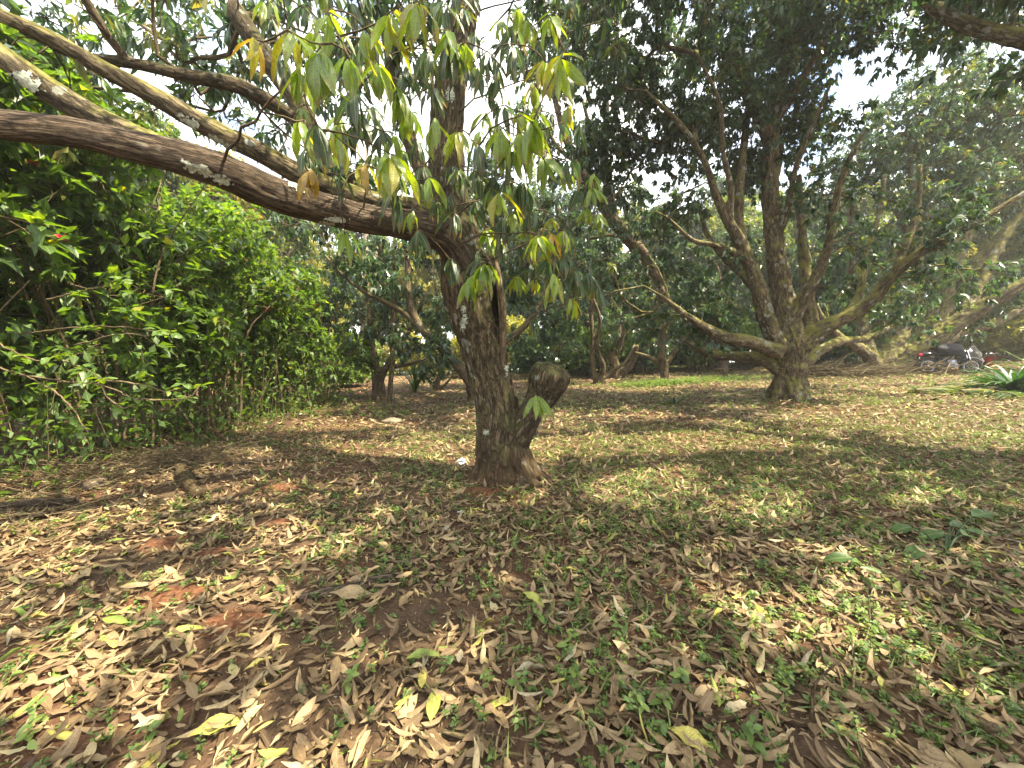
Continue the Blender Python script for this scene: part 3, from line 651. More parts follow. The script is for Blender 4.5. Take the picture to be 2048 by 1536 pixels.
# (px, py, distance, leaves, leaf length, tone: d dark, g bright green, y yellow, o ochre)
SPR = [(640, 95, 1.75, 9, .22, 'g'), (575, 60, 1.8, 6, .21, 'y'), (700, 120, 2.0, 7, .20, 'g'), (600, 150, 1.9, 6, .2, 'g'), (505, 75, 1.8, 4, .16, 'o'), (655, 20, 2.1, 6, .2, 'g'), (785, 20, 2.0, 8, .21, 'y'), (840, 5, 1.9, 7, .2, 'y'),
       (740, 70, 2.3, 7, .2, 'y'), (760, 130, 2.4, 8, .2, 'g'), (800, 180, 2.6, 8, .2, 'g'), (860, 100, 2.4, 7, .2, 'd'), (900, 60, 2.5, 6, .2, 'g'), (900, 95, 2.5, 8, .22, 'd'), (935, 85, 2.5, 6, .22, 'g'), (700, 190, 2.5, 7, .22, 'd'),
       (640, 260, 2.1, 5, .2, 'd'), (610, 240, 2.4, 6, .2, 'y'), (680, 280, 2.3, 5, .2, 'y'), (720, 240, 2.6, 7, .22, 'd'), (785, 310, 2.1, 10, .24, 'y'), (735, 330, 2.3, 4, .2, 'o'), (620, 350, 2.5, 7, .18, 'o'), (680, 350, 2.7, 6, .2, 'd'), (790, 390, 2.6, 6, .22, 'd'),
       (870, 245, 2.4, 8, .2, 'y'), (850, 330, 2.7, 7, .2, 'd'), (925, 260, 2.7, 9, .21, 'y'), (960, 290, 2.6, 8, .22, 'd'), (985, 110, 2.7, 6, .2, 'd'), (1035, 90, 2.7, 6, .19, 'd'), (990, 160, 2.8, 7, .2, 'd'), (1010, 210, 2.6, 6, .2, 'd'),
       (1065, 245, 2.2, 10, .22, 'g'), (1050, 280, 2.4, 8, .22, 'g'), (1030, 300, 2.6, 8, .22, 'd'), (1000, 260, 2.5, 7, .2, 'y'), (1090, 320, 2.7, 7, .2, 'g'), (1040, 370, 2.8, 8, .22, 'd'), (980, 360, 2.8, 7, .2, 'd'), (920, 340, 3.0, 7, .2, 'd'),
       (1128, 100, 2.2, 9, .20, 'y'), (1100, 30, 2.3, 5, .18, 'g'), (1060, 420, 2.9, 8, .2, 'd'), (1000, 440, 2.9, 7, .2, 'd'), (1080, 470, 2.3, 8, .19, 'y'), (1110, 470, 2.4, 4, .17, 'o'), (1105, 560, 2.4, 7, .17, 'y'), (1145, 600, 2.8, 6, .17, 'y'), (1150, 540, 2.8, 9, .19, 'd'), (1180, 550, 3.0, 8, .18, 'd'), (1130, 500, 2.8, 7, .18, 'd'), (1195, 575, 3.1, 6, .17, 'd'),
       (962, 530, 2.5, 11, .20, 'g'), (940, 555, 2.6, 7, .20, 'g'), (985, 535, 2.7, 6, .17, 'g'), (900, 520, 3.0, 5, .22, 'd'), (830, 455, 3.0, 5, .21, 'd'), (690, 470, 2.3, 4, .19, 'g'), (1076, 795, 3.3, 9, .26, 'g'), (1060, 640, 3.2, 4, .18, 'd'), (905, 420, 3.0, 7, .21, 'd'), (870, 400, 3.1, 6, .2, 'd'), (960, 400, 3.0, 6, .2, 'd')]
rs_ = np.random.default_rng(88)
for _ in range(125):
    px, py = rs_.uniform(520, 1150), rs_.uniform(-40, 520)
    if px < 700 and py > 330: continue
    if py > 430 and px < 950: continue
    SPR.append((px, py, rs_.uniform(2.5, 3.7), int(rs_.integers(5, 9)), rs_.uniform(.15, .21), str(rs_.choice(['d', 'd', 'd', 'g', 'y']))))
for _ in range(45):
    SPR.append((rs_.uniform(950, 1200), rs_.uniform(200, 620), rs_.uniform(2.7, 3.5), int(rs_.integers(5, 9)), rs_.uniform(.13, .18), str(rs_.choice(['d', 'd', 'g', 'y']))))
tone = {'d': [(.08, .2, .32), .7], 'g': [(.55, .66, .55, .78), .55], 'y': [(.78, .88, .66), .5], 'o': [(.88, .96, .96), .5]}
r = np.random.default_rng(21); allc = np.concatenate([c['P'][int(len(c['P']) * .15):] for c in ch[:7]]); stem = MB(); nleaf = 0; extra = [[], [], [], [], []]
prev = []
for (px, py, Y, n, s, tn) in SPR:
    c = W(px, py, Y)
    cand = np.array(prev) if prev else allc[:1]; dp = np.linalg.norm(cand - c, axis=1) if prev else np.array([9.]); dl = np.linalg.norm(allc - c, axis=1)
    if prev and dp.min() < .55 and dp.min() > .05: a = cand[dp.argmin()]
    else: a = allc[(dl + np.maximum(0, c[2] - allc[:, 2]) * .3).argmin()]
    d = c - a; k = max(3, int(np.linalg.norm(d) / .12)); t = np.linspace(0, 1, k + 1)[:, None]; mid = a + d * .5 + np.array([0, 0, .16 * np.linalg.norm(d)]) + r.normal(size=3) * .05
    P = (1 - t) ** 2 * a + 2 * t * (1 - t) * mid + t * t * c; P[1:-1] += r.normal(size=(k - 1, 3)) * .008
    stem.tube(P, np.linspace(.004 + .0045 * np.linalg.norm(d), .003, k + 1), 6); prev.append(c); prev.append(P[k // 2])
    ph0 = r.uniform(0, 6); td = norm(P[-1] - P[-2])
    for i in range(n):
        ph = ph0 + i * 2.4; lv = float(r.choice(tone[tn][0])); dn = tone[tn][1] * r.uniform(.4, 1.9) + .30
        dd = norm(np.array([math.cos(ph), math.sin(ph) * .8, 0]) * r.uniform(.4, 1.0) + td * .15 - np.array([0, 0, dn])); up = norm(np.array([math.cos(ph), math.sin(ph), .5]) + r.normal(size=3) * .35)
        p0 = c - td * r.uniform(0, .05) + dd * .012; ss = s * r.uniform(.72, 1.18)
        if nleaf < 298: put_leaf(hero_m, lv, int(r.integers(0, 6)), p0, dd, up, ss, main); nleaf += 1
        else:
            for q, v in zip(extra, (p0, dd, up, ss, lv)): q.append(v)
link('sprigs', stem.mesh('sprigs', T0), M_twig, main, kind='stuff')
link('foliage', scatter(HERO, np.array(extra[0]), np.array(extra[1]), np.array(extra[2]), np.array(extra[3]), np.array(extra[4]), T0), M_mango_hero, main, kind='stuff')

# ---------------------------------------------------------------- right mango tree with a wide fan of limbs
t2 = G(1580, 800); Y2 = 8.5; T2 = np.array([t2[0], Y2 + .1, float(ground(t2[0], Y2 + .1))])
def c2(name, pts, st=.35, dy=0): d = px_chain(name, [(a, b, c + dy, w * (.93 if name == 'trunk' else .82)) for a, b, c, w in pts], .12); d['start'] = st; return d
k2 = [c2('trunk', [(1581, 830, 8.6, 84), (1581, 800, 8.6, 72), (1581, 770, 8.6, 60), (1582, 735, 8.6, 58), (1581, 700, 8.6, 64), (1577, 670, 8.6, 56), (1572, 625, 8.6, 44), (1560, 560, 8.6, 38), (1548, 480, 8.6, 33), (1541, 400, 8.6, 30), (1540, 320, 8.5, 29), (1545, 260, 8.4, 26), (1555, 180, 8.3, 22), (1570, 100, 8.2, 19), (1590, 0, 8.1, 15), (1610, -120, 8.0, 10)], .6),
      c2('limb', [(1542, 310, 8.5, 22), (1525, 255, 8.4, 22), (1495, 195, 8.2, 20), (1460, 130, 8.0, 17), (1420, 60, 7.8, 13), (1370, -30, 7.6, 9)], .3),
      c2('limb', [(1562, 700, 8.5, 36), (1535, 645, 8.3, 38), (1518, 585, 8.2, 34), (1500, 530, 8.1, 30), (1478, 480, 8.0, 26), (1455, 440, 7.9, 22), (1430, 385, 7.8, 19), (1412, 330, 7.6, 16), (1370, 260, 7.4, 12), (1310, 200, 7.2, 8)], .4),
      c2('limb', [(1498, 520, 8.1, 22), (1480, 462, 8.3, 22), (1478, 400, 8.4, 21), (1484, 320, 8.5, 18), (1494, 240, 8.6, 15), (1500, 150, 8.7, 10)], .3),
      c2('limb', [(1558, 705, 8.3, 38), (1505, 686, 8.0, 33), (1452, 674, 7.7, 29), (1412, 656, 7.5, 23), (1370, 628, 7.3, 15), (1320, 590, 7.1, 9)], .35),
      c2('limb', [(1568, 745, 8.6, 34), (1522, 718, 8.8, 28), (1470, 713, 9.0, 25), (1428, 710, 9.2, 21), (1390, 692, 9.4, 16), (1340, 660, 9.6, 9)], .4),
      c2('limb', [(1590, 700, 8.5, 50), (1628, 668, 8.4, 48), (1668, 645, 8.3, 34), (1710, 626, 8.2, 30), (1750, 592, 8.1, 28), (1786, 550, 8.0, 25), (1832, 510, 7.8, 23), (1890, 480, 7.6, 19), (1960, 440, 7.4, 15), (2050, 385, 7.2, 11)], .5),
      c2('limb', [(1622, 668, 8.5, 36), (1619, 625, 8.7, 32), (1612, 560, 8.9, 25), (1606, 500, 9.1, 21), (1601, 430, 9.3, 17), (1598, 350, 9.4, 12)], .5),
      c2('limb', [(1580, 650, 8.5, 32), (1606, 600, 8.3, 28), (1636, 545, 8.1, 24), (1655, 495, 8.0, 21), (1668, 420, 7.9, 17), (1690, 340, 7.8, 13), (1728, 260, 7.7, 9)], .4),
      c2('limb', [(1598, 735, 8.8, 32), (1638, 702, 9.2, 25), (1682, 682, 9.7, 21), (1735, 676, 10.2, 16), (1790, 650, 10.6, 10)], .4),
      c2('limb', [(1546, 250, 8.4, 20), (1580, 200, 8.2, 19), (1620, 130, 8.0, 16), (1670, 50, 7.8, 12), (1720, -40, 7.6, 8)], .25),
      c2('limb', [(1520, 590, 8.2, 22), (1490, 555, 8.6, 18), (1452, 520, 9.0, 15), (1415, 470, 9.3, 12), (1395, 400, 9.5, 9)], .3),
      c2('limb', [(1500, 530, 8.1, 18), (1468, 505, 7.8, 16), (1430, 490, 7.5, 13), (1385, 480, 7.2, 10), (1340, 440, 7.0, 7)], .3),
      c2('limb', [(1552, 480, 8.6, 18), (1575, 420, 8.4, 15), (1590, 340, 8.2, 13), (1625, 250, 8.0, 10), (1660, 170, 7.8, 7)], .3),
      c2('limb', [(1458, 445, 7.9, 16), (1462, 380, 7.7, 14), (1445, 300, 7.5, 12), (1440, 210, 7.3, 9), (1400, 120, 7.1, 6)], .3),
      c2('limb', [(1690, 635, 8.3, 20), (1720, 585, 8.6, 17), (1730, 520, 8.9, 14), (1755, 440, 9.2, 11), (1770, 350, 9.5, 8)], .3),
      c2('limb', [(1790, 548, 8.0, 18), (1812, 490, 8.3, 15), (1835, 420, 8.6, 12), (1840, 330, 8.9, 8)], .3),
      c2('limb', [(1541, 380, 8.6, 20), (1556, 320, 8.8, 19), (1556, 240, 9.0, 17), (1570, 160, 9.2, 14), (1600, 60, 9.4, 9)], .3)]
for a in np.arange(6) * 1.05 + .3:
    P, R = smooth_path([T2 + [math.cos(a) * .1, math.sin(a) * .1, .55], T2 + [math.cos(a) * .28, math.sin(a) * .28, .16], T2 + [math.cos(a) * .46, math.sin(a) * .46, -.08]], [.15, .12, .05], .1); k2.append(dict(name='root', P=P, R=R, start=9))
b2 = [B(1130, 40, 7.2, 1.1), B(1250, 100, 7.4, 1.2), B(1330, 30, 7.4, 1.2), B(1400, 180, 7.8, 1.0), B(1500, 60, 8.0, 1.3), B(1640, 40, 7.8, 1.2), B(1780, 10, 7.6, 1.1), B(1560, 100, 9.4, 1.3), B(1690, 60, 8.6, .5), B(1900, 10, 7.0, 1.0), B(1250, 200, 8.0, .8),
      B(1300, 310, 8.6, .6), B(1250, 370, 8.8, .6), B(1340, 370, 8.0, .7), B(1380, 460, 8.0, .8), B(1290, 470, 8.0, .7), B(1230, 540, 7.8, .6), B(1330, 560, 7.6, .8), B(1410, 560, 8.0, .7), B(1300, 630, 7.6, .55), B(1400, 620, 8.4, .6), B(1450, 500, 9.0, .7),
      B(1630, 390, 8.2, .7), B(1660, 460, 8.0, .7), B(1720, 400, 8.0, .6), B(1600, 300, 9.0, .6), B(1720, 560, 9.2, .6), B(1800, 560, 8.0, .6), B(1840, 480, 7.6, .6), B(1930, 420, 7.4, .6), B(1780, 610, 9.4, .6), B(1650, 560, 10, .7), B(1900, 560, 8.5, .6),
      ((5.2, 5.6, 8.2), (2.4, 1.6, 1.1), None), ((2.6, 6.2, 7.9), (1.6, 1.5, 1.1), None), ((8.5, 6.2, 8.0), (2.0, 1.8, 1.1), None), ((6.3, 8.6, 10.2), (2.8, 2.4, 1.2), None), ((10.5, 8.0, 8.8), (1.8, 1.8, 1.2), None), B(1280, 600, 7.2, .75), B(1200, 560, 7.4, .65), B(1350, 640, 7.4, .5), B(1410, 640, 7.7, .4, n=8), B(1340, 660, 9.6, .7), B(1790, 640, 10.6, .7), B(1340, 430, 7.0, .5), B(1840, 560, 10, .7), B(1240, 290, 8.6, .7, n=14), B(1200, 330, 9, .6, n=12), B(1450, 230, 8.6, .8, n=22), B(1580, 230, 8.6, .7, n=16), B(1370, 260, 8, .7, n=20), B(1500, 330, 9, .7, n=14), B(1660, 250, 9, .4, n=6)]
tree2 = tree('mango_tree', T2, 'big mango tree right of centre, short stout trunk spreading into a fan of mossy limbs', 'tree', k2, b2, 4.3, 31, M_bark_moss, M_mango, voxel=.03, leaf=.145, per=12, lpr=12, spread=.6, rough=.03, down=.8, top_yellow=.03, tpls=FAR, maxlen=4.0, tip_r=.0085)

# ---------------------------------------------------------------- third tree with limbs leaning right
Y3 = 14.0; T3 = np.array([W(1768, 750, Y3)[0], Y3, float(ground(W(1768, 750, Y3)[0], Y3))])
def c3(name, pts, st=.35): d = px_chain(name, pts, .2); d['start'] = st; return d
k3 = [c3('trunk', [(1768, 775, 14, 66), (1768, 752, 14, 54), (1768, 735, 14, 48), (1775, 715, 14, 40), (1790, 690, 14, 30), (1812, 640, 14, 24), (1830, 560, 14, 20), (1835, 480, 14, 16), (1830, 400, 14, 12), (1820, 330, 14, 8)], .5),
      c3('limb', [(1755, 742, 14, 28), (1735, 710, 13.6, 22), (1708, 690, 13.2, 19), (1675, 672, 12.8, 16), (1640, 630, 12.5, 12), (1610, 560, 12.2, 8)]),
      c3('limb', [(1758, 735, 14, 26), (1742, 705, 14.2, 22), (1728, 668, 14.4, 20), (1722, 610, 14.6, 17), (1705, 540, 14.8, 14), (1700, 450, 15, 11), (1710, 360, 15, 8)]),
      c3('limb', [(1785, 740, 13.9, 42), (1838, 702, 13.6, 38), (1890, 662, 13.3, 34), (1945, 625, 13, 29), (2005, 590, 12.6, 24), (2080, 548, 12.2, 18), (2180, 490, 11.8, 12)], .4),
      c3('limb', [(1790, 728, 14.2, 32), (1830, 690, 14.4, 30), (1880, 630, 14.6, 26), (1925, 570, 14.8, 22), (1975, 500, 15, 18), (2040, 430, 15.2, 13), (2110, 340, 15.4, 8)]),
      c3('limb', [(1850, 695, 13.6, 24), (1890, 630, 13.8, 20), (1900, 560, 14, 17), (1935, 470, 14.2, 14), (1950, 380, 14.4, 10)]),
      c3('limb', [(1910, 650, 13.3, 22), (1960, 570, 13.5, 18), (2000, 490, 13.7, 14), (2060, 400, 13.9, 9)]),
      c3('limb', [(1815, 630, 14, 17), (1800, 560, 14.2, 14), (1815, 480, 14.4, 12), (1780, 390, 14.6, 9)]),
      c3('limb', [(1790, 700, 14, 22), (1780, 655, 14.2, 19), (1770, 590, 14.4, 16), (1790, 500, 14.6, 14), (1850, 440, 14.8, 12), (1870, 380, 15, 8)])]
b3 = [B(1850, 210, 14, 1.6), B(1780, 290, 14, 1.4), B(1950, 250, 14.5, 1.6), B(2040, 200, 14.5, 1.7), B(1900, 350, 14, 1.3), B(2030, 340, 14, 1.3), B(1700, 330, 14.6, 1.1), B(1780, 400, 14, 1.0), B(1720, 480, 14.5, 1.0), B(1850, 450, 15, 1.0), B(1980, 420, 15, 1.0), B(2060, 450, 14, 1.0), B(2120, 560, 13, 1.2), B(1960, 560, 14.5, .9),
      B(1650, 600, 13, .7), B(1620, 520, 13, .8), B(1860, 580, 15.5, 1.0), B(1780, 620, 15.5, .9), B(1700, 620, 15, .8), B(2150, 330, 14, 1.5), B(1600, 420, 15, 1.0), B(1920, 160, 15, 1.2), B(1930, 640, 15.5, .7)]
tree3 = tree('mango_tree', T3, 'mango tree behind the fan-shaped one, its mossy limbs leaning low towards the motorbike', 'tree', k3, b3, 3.2, 41, M_bark_moss, M_mango, voxel=.045, leaf=.18, per=12, lpr=12, spread=.65, rough=.04, gaps=False, down=.8, top_yellow=.15, tip_r=.011)
Y4 = 17.0; x4 = W(1845, 745, Y4)[0]; T4 = np.array([x4, Y4, float(ground(x4, Y4))])
k4 = [c3('trunk', [(1838, 765, 17, 38), (1842, 738, 17, 34), (1852, 712, 17, 30), (1885, 685, 17, 24), (1935, 662, 17, 20), (1990, 645, 17, 16), (2060, 610, 17, 10)], .4), c3('limb', [(1845, 725, 17, 24), (1850, 680, 17.3, 20), (1870, 600, 17.6, 17), (1880, 500, 18, 12), (1890, 400, 18, 8)])]
tree4 = tree('mango_tree', T4, 'dark leaning mango trunk standing between the low-limbed tree and the motorbike', 'tree', k4, [B(1990, 600, 17, 1.2), B(2080, 560, 17, 1.4), B(1900, 420, 18, 1.8), B(1870, 300, 19, 2.2), B(2000, 350, 19, 2.2), B(1820, 520, 18, 1.3), B(2100, 400, 19, 2)], 2.0, 43, M_bark_far, M_mango, voxel=.06, leaf=.26, per=10, lpr=10, spread=.6, rough=.04, gaps=False, tip_r=.01)

# ---------------------------------------------------------------- tree just outside the frame on the right: its branch enters top right
TR = np.array([8.2, 2.6, float(ground(8.2, 2.6))])
def wc(name, pts, R, st=.3, step=.12): P, R = smooth_path(pts, R, step); return dict(name=name, P=P, R=R, start=st)
kr = [wc('trunk', [TR + [0, 0, -.2], TR + [0, 0, .8], TR + [-.1, .1, 1.8], TR + [.2, .3, 3.2], TR + [0, .4, 5.2], TR + [-.2, .2, 7]], [.42, .33, .30, .2, .13, .06], .5),
      dict(wc('limb', [TR + [0, 0, 1.3], TR + [-.3, .9, 2.3], W(2200, 130, 4.6), W(2048, 78, 5.0), W(1960, 58, 5.3), W(1890, 28, 5.5), W(1800, -40, 5.7), W(1650, -150, 5.6)], [.24, .17, .12, .10, .09, .08, .06, .03])),
      wc('limb', [TR + [0, 0, 1.5], TR + [-1.2, -.4, 3.0], TR + [-2.8, -.8, 4.4], TR + [-4.4, -1.0, 5.2]], [.22, .16, .11, .05]), wc('limb', [TR + [0, 0, 1.4], TR + [1.2, .2, 2.8], TR + [2.6, .8, 4.6]], [.2, .15, .06]), wc('limb', [TR + [0, 0, 1.5], TR + [-.2, -1.4, 3.0], TR + [-.5, -3, 4.8]], [.2, .15, .06])]
br = [((5.4, 2.2, 6.2), (2.0, 1.7, .9), None), ((3.4, 1.4, 6.0), (1.6, 1.6, .8), None), ((6.4, 4.4, 6.6), (1.7, 1.3, .9), None), ((8.2, 2.4, 7.4), (2.2, 2.2, 1.1), None), ((10, 3.4, 5.8), (1.4, 1.6, 1.1), None), ((6.5, .2, 5.8), (2, 1.6, .9), None), ((4.5, -.6, 5.7), (1.8, 1.4, .8), None), B(1960, 10, 5.2, .45), B(1830, -10, 5.6, .5), B(2060, 110, 5.6, .4), B(2080, -30, 5, .5)]
treer = tree('mango_tree', TR, 'mango tree mostly out of frame, its yellow-green mossy branch entering at the top right corner', 'tree', kr, br, 3.0, 47, M_bark_moss, M_mango, voxel=.035, leaf=.19, per=12, lpr=10, spread=.45, rough=.02, tip_r=.007, maxlen=4)
# ---------------------------------------------------------------- mango trees further back
def bt(name_label, pts_trunk, limbs, blobs, seed, per_m3=1.2, leaf=.2, mat=None, lm=None, voxel=.05, group=None, ty=.05, name='mango_tree', per=8, lpr=9, spread=.5, down=.8):
    Y = pts_trunk[0][2]; x = W(pts_trunk[1][0], pts_trunk[1][1], Y)[0]; base = np.array([x, Y, float(ground(x, Y))])
    cs = [c3('trunk', pts_trunk, .5)] + [c3('limb', l) for l in limbs]
    return tree(name, base, name_label, 'tree', cs, blobs, per_m3 * 1.9, seed, mat or M_bark_far, lm or M_mango, voxel=voxel, leaf=leaf * .95, per=12, lpr=12, spread=spread, rough=.03, gaps=False, down=down, top_yellow=ty, tip_r=.007, group=group)
bt('mango tree hidden behind the nearest trunk, its curved limb showing on the left', [(955, 815, 9.5, 44), (950, 790, 9.5, 34), (940, 750, 9.5, 28), (935, 700, 9.6, 22), (960, 620, 9.8, 18), (980, 520, 10, 14), (990, 420, 10, 9)],
   [[(945, 770, 9.4, 24), (905, 715, 9.2, 21), (865, 680, 9.1, 19), (832, 640, 9.0, 17), (818, 590, 9.0, 15), (815, 520, 9.2, 12), (800, 440, 9.4, 9)], [(850, 665, 9.1, 13), (800, 620, 8.9, 10), (740, 590, 8.7, 8), (690, 555, 8.5, 6), (650, 510, 8.3, 4)], [(945, 740, 9.6, 20), (1000, 690, 9.9, 16), (1060, 640, 10.3, 13), (1100, 560, 10.8, 9)]],
   [B(760, 560, 8.8, .6), B(690, 500, 8.5, .6), B(620, 470, 8.6, .5), B(830, 500, 9.4, .7), B(880, 620, 9.2, .5), B(720, 650, 9.4, .55), B(800, 680, 9.4, .5), B(870, 700, 9.0, .35), B(1030, 560, 10, .8), B(1090, 500, 10.5, .9), B(1060, 660, 10.3, .6), B(900, 400, 9.8, 1.0), B(760, 380, 9.8, .8), B(1000, 420, 10, 1.0), B(1100, 640, 10.8, .6)], 61, 3.2, .17)
bt('dark twin-forked mango trunk behind the short post left of the nearest tree', [(757, 818, 10.8, 34), (757, 798, 10.8, 26), (757, 770, 10.8, 24), (752, 740, 10.8, 20), (745, 700, 10.8, 15), (740, 640, 10.8, 11), (735, 560, 11, 7)],
   [[(758, 765, 10.8, 17), (775, 730, 10.6, 13), (800, 690, 10.5, 11), (825, 650, 10.3, 8), (850, 590, 10.2, 5)], [(754, 750, 10.8, 13), (770, 735, 11, 12), (810, 730, 11.2, 9), (860, 715, 11.4, 6)], [(750, 735, 10.8, 11), (715, 700, 11, 9), (680, 660, 11.2, 6)]],
   [B(640, 640, 11, .7), B(660, 560, 11, .8), B(700, 700, 11, .6), B(740, 600, 11, .8), B(790, 620, 10.6, .6), B(640, 720, 11.5, .6), B(690, 600, 11, .8), B(850, 620, 11, .7), B(860, 730, 11.6, .4), B(600, 560, 11.5, .8), B(740, 500, 11.5, .9), B(580, 640, 12, .7)], 63, 2.6, .18)
bt('sunlit low spreading tree with sinuous bare limbs beyond the left clearing', [(868, 800, 12.5, 18), (870, 786, 12.5, 14), (875, 765, 12.5, 11), (880, 745, 12.5, 9), (885, 700, 12.5, 7), (880, 650, 12.5, 5)],
   [[(872, 775, 12.5, 11), (862, 760, 12.4, 9), (850, 755, 12.3, 7), (845, 735, 12.2, 5)], [(876, 760, 12.5, 10), (900, 742, 12.6, 8), (925, 720, 12.8, 7), (950, 700, 13, 5)], [(872, 782, 12.5, 8), (890, 770, 12.6, 6), (905, 752, 12.7, 4)]],
   [B(890, 640, 12.8, .8), B(960, 680, 13.5, .6), B(840, 640, 12.8, .6)], 64, 1.3, .18, lm=M_far, voxel=.035)
bt('slim mango tree with a low fork, right of the cut stump', [(1193, 790, 13.5, 22), (1195, 776, 13.5, 15), (1190, 755, 13.5, 11), (1184, 720, 13.5, 10), (1186, 680, 13.6, 9), (1182, 620, 13.7, 7), (1190, 550, 13.8, 5)],
   [[(1194, 765, 13.5, 12), (1208, 735, 13.3, 10), (1192, 690, 13.2, 9), (1200, 640, 13.1, 7), (1180, 580, 13, 4)], [(1195, 768, 13.5, 10), (1220, 745, 13.6, 9), (1250, 725, 13.7, 7), (1270, 690, 13.8, 5)]],
   [B(1150, 620, 13.4, .8), B(1190, 520, 13.5, .9), B(1120, 680, 13.6, .6), B(1230, 640, 13.6, .7), B(1160, 700, 13.8, .5), B(1110, 560, 14, .9), B(1100, 740, 14.5, .4)], 65, 2.2, .18)
bt('stout reddish mango trunk with a hooked right limb, beside the slim forked tree', [(1238, 785, 15.3, 36), (1237, 765, 15.3, 27), (1233, 745, 15.3, 24), (1228, 715, 15.3, 18), (1234, 680, 15.4, 13), (1240, 620, 15.5, 9), (1250, 540, 15.6, 6)],
   [[(1236, 752, 15.3, 19), (1258, 735, 15.1, 14), (1270, 712, 15, 11), (1275, 690, 14.9, 7)], [(1232, 730, 15.3, 15), (1210, 700, 15.5, 11), (1195, 660, 15.7, 8)], [(1230, 720, 15.3, 12), (1244, 680, 15.1, 9), (1250, 640, 15, 6)]],
   [B(1240, 580, 15.4, 1.0), B(1300, 620, 15.5, .9), B(1200, 620, 15.6, .8), B(1290, 540, 15.6, 1), B(1180, 480, 15.8, 1.2), B(1280, 440, 16, 1.2), B(1320, 690, 16, .5)], 66, 1.3, .2)
bt('mango tree in the far row whose long limb climbs diagonally to the upper left', [(1328, 775, 14, 26), (1330, 756, 14, 18), (1328, 735, 14, 16), (1322, 700, 13.8, 15), (1325, 640, 13.5, 16), (1318, 570, 13, 18), (1290, 515, 12.5, 22), (1245, 465, 12, 24), (1205, 410, 11.7, 21), (1165, 345, 11.4, 18), (1135, 285, 11.1, 15), (1115, 220, 10.9, 12), (1095, 130, 10.7, 8)],
   [[(1230, 448, 12, 19), (1222, 400, 12, 17), (1210, 340, 12, 15), (1212, 270, 12, 14), (1214, 190, 12, 11), (1230, 90, 12, 7)], [(1185, 380, 11.6, 12), (1210, 330, 11.6, 10), (1185, 270, 11.5, 9), (1165, 200, 11.4, 6)], [(1150, 320, 11.3, 10), (1120, 300, 11, 8), (1080, 240, 10.8, 5)], [(1255, 478, 12, 9), (1220, 470, 11.8, 7), (1180, 478, 11.6, 5)],
    [(1330, 735, 14, 11), (1350, 700, 14, 9), (1370, 670, 14, 6)], [(1328, 735, 14, 10), (1300, 715, 14, 8), (1270, 705, 14, 5)]],
   [B(1100, 130, 10.8, 1.1), B(1200, 120, 11.8, 1.2), B(1060, 250, 10.6, .7), B(1110, 330, 11.4, .6), B(1170, 250, 11.6, .45), B(1250, 180, 12, .8), B(1160, 440, 11.8, .6), B(1260, 400, 12.4, .45), B(1360, 640, 14, .8), B(1400, 600, 14, .9), B(1010, 330, 11, .8), B(1330, 100, 12, 1.2), B(1100, 440, 12, .7)], 67, 1.8, .19)
bt('mango trunk standing right behind the low limbs of the fan-shaped tree', [(1442, 765, 17, 30), (1443, 748, 17, 24), (1444, 720, 17, 22), (1440, 690, 17, 18), (1430, 640, 17, 14), (1440, 560, 17, 9)],
   [[(1443, 715, 17, 14), (1465, 690, 17, 11), (1490, 650, 17, 8)], [(1443, 710, 17, 14), (1410, 690, 17, 10), (1380, 660, 17, 7)]], [B(1440, 620, 17, 1.2), B(1500, 600, 17.5, 1.2), B(1500, 660, 17.5, .8), B(1380, 660, 17, .8), B(1520, 520, 18, 1.5), B(1420, 520, 18, 1.5)], 68, 1.0, .22)
# slender straight stem and sawn post
def pole(name, label, cat, pts, mat, crown=None, seed=5):
    c = px_chain('trunk', pts, .1); b = c['P'][1].copy(); b[2] = float(ground(b[0], b[1])); root = thing(name, b, label, cat)
    mb = MB(); P = c['P'] + np.stack([noise3(c['P'] * 2 + 3), noise3(c['P'] * 2 + 13), 0 * c['R']], -1) * .012; mb.tube(P, c['R'] * (1 + .15 * noise3(c['P'] * 3)), 10); link('trunk', mb.mesh('trunk', b), mat, root)
    if crown:
        r_ = np.random.default_rng(seed); pp = np.array([W(*q) for q in crown]); tp, end, pos, ld, up, sz, rn = rosettes(pp, norm(r_.normal(size=pp.shape) + [0, 0, 1]), 9, 9, .4, .16, seed, gaps=False)
        link('twigs', twig_mesh(tp, end, .006, .003, b), M_twig, root, kind='stuff'); link('foliage', scatter(FAR, pos, ld, up, sz, rn, b), M_mango, root, kind='stuff')
    return root
pole('slender_tree', 'slender straight brown trunk rising beside the short bare post', 'tree', [(778, 822, 9.4, 13), (779, 808, 9.4, 11.5), (781, 770, 9.4, 10), (784, 720, 9.4, 9.5), (783, 660, 9.4, 9), (787, 600, 9.4, 8), (786, 540, 9.5, 7), (790, 460, 9.6, 5)], M_bark_far, [(786, 560, 9.4), (775, 600, 9.3), (800, 590, 9.5), (790, 500, 9.5), (770, 520, 9.5)])
pole('wooden_post', 'short bare tan post standing just left of the slender trunk', 'post', [(748, 818, 9.6, 10), (748, 804, 9.6, 9.5), (748, 770, 9.6, 8.5), (746, 745, 9.6, 6.5)], M_wood)

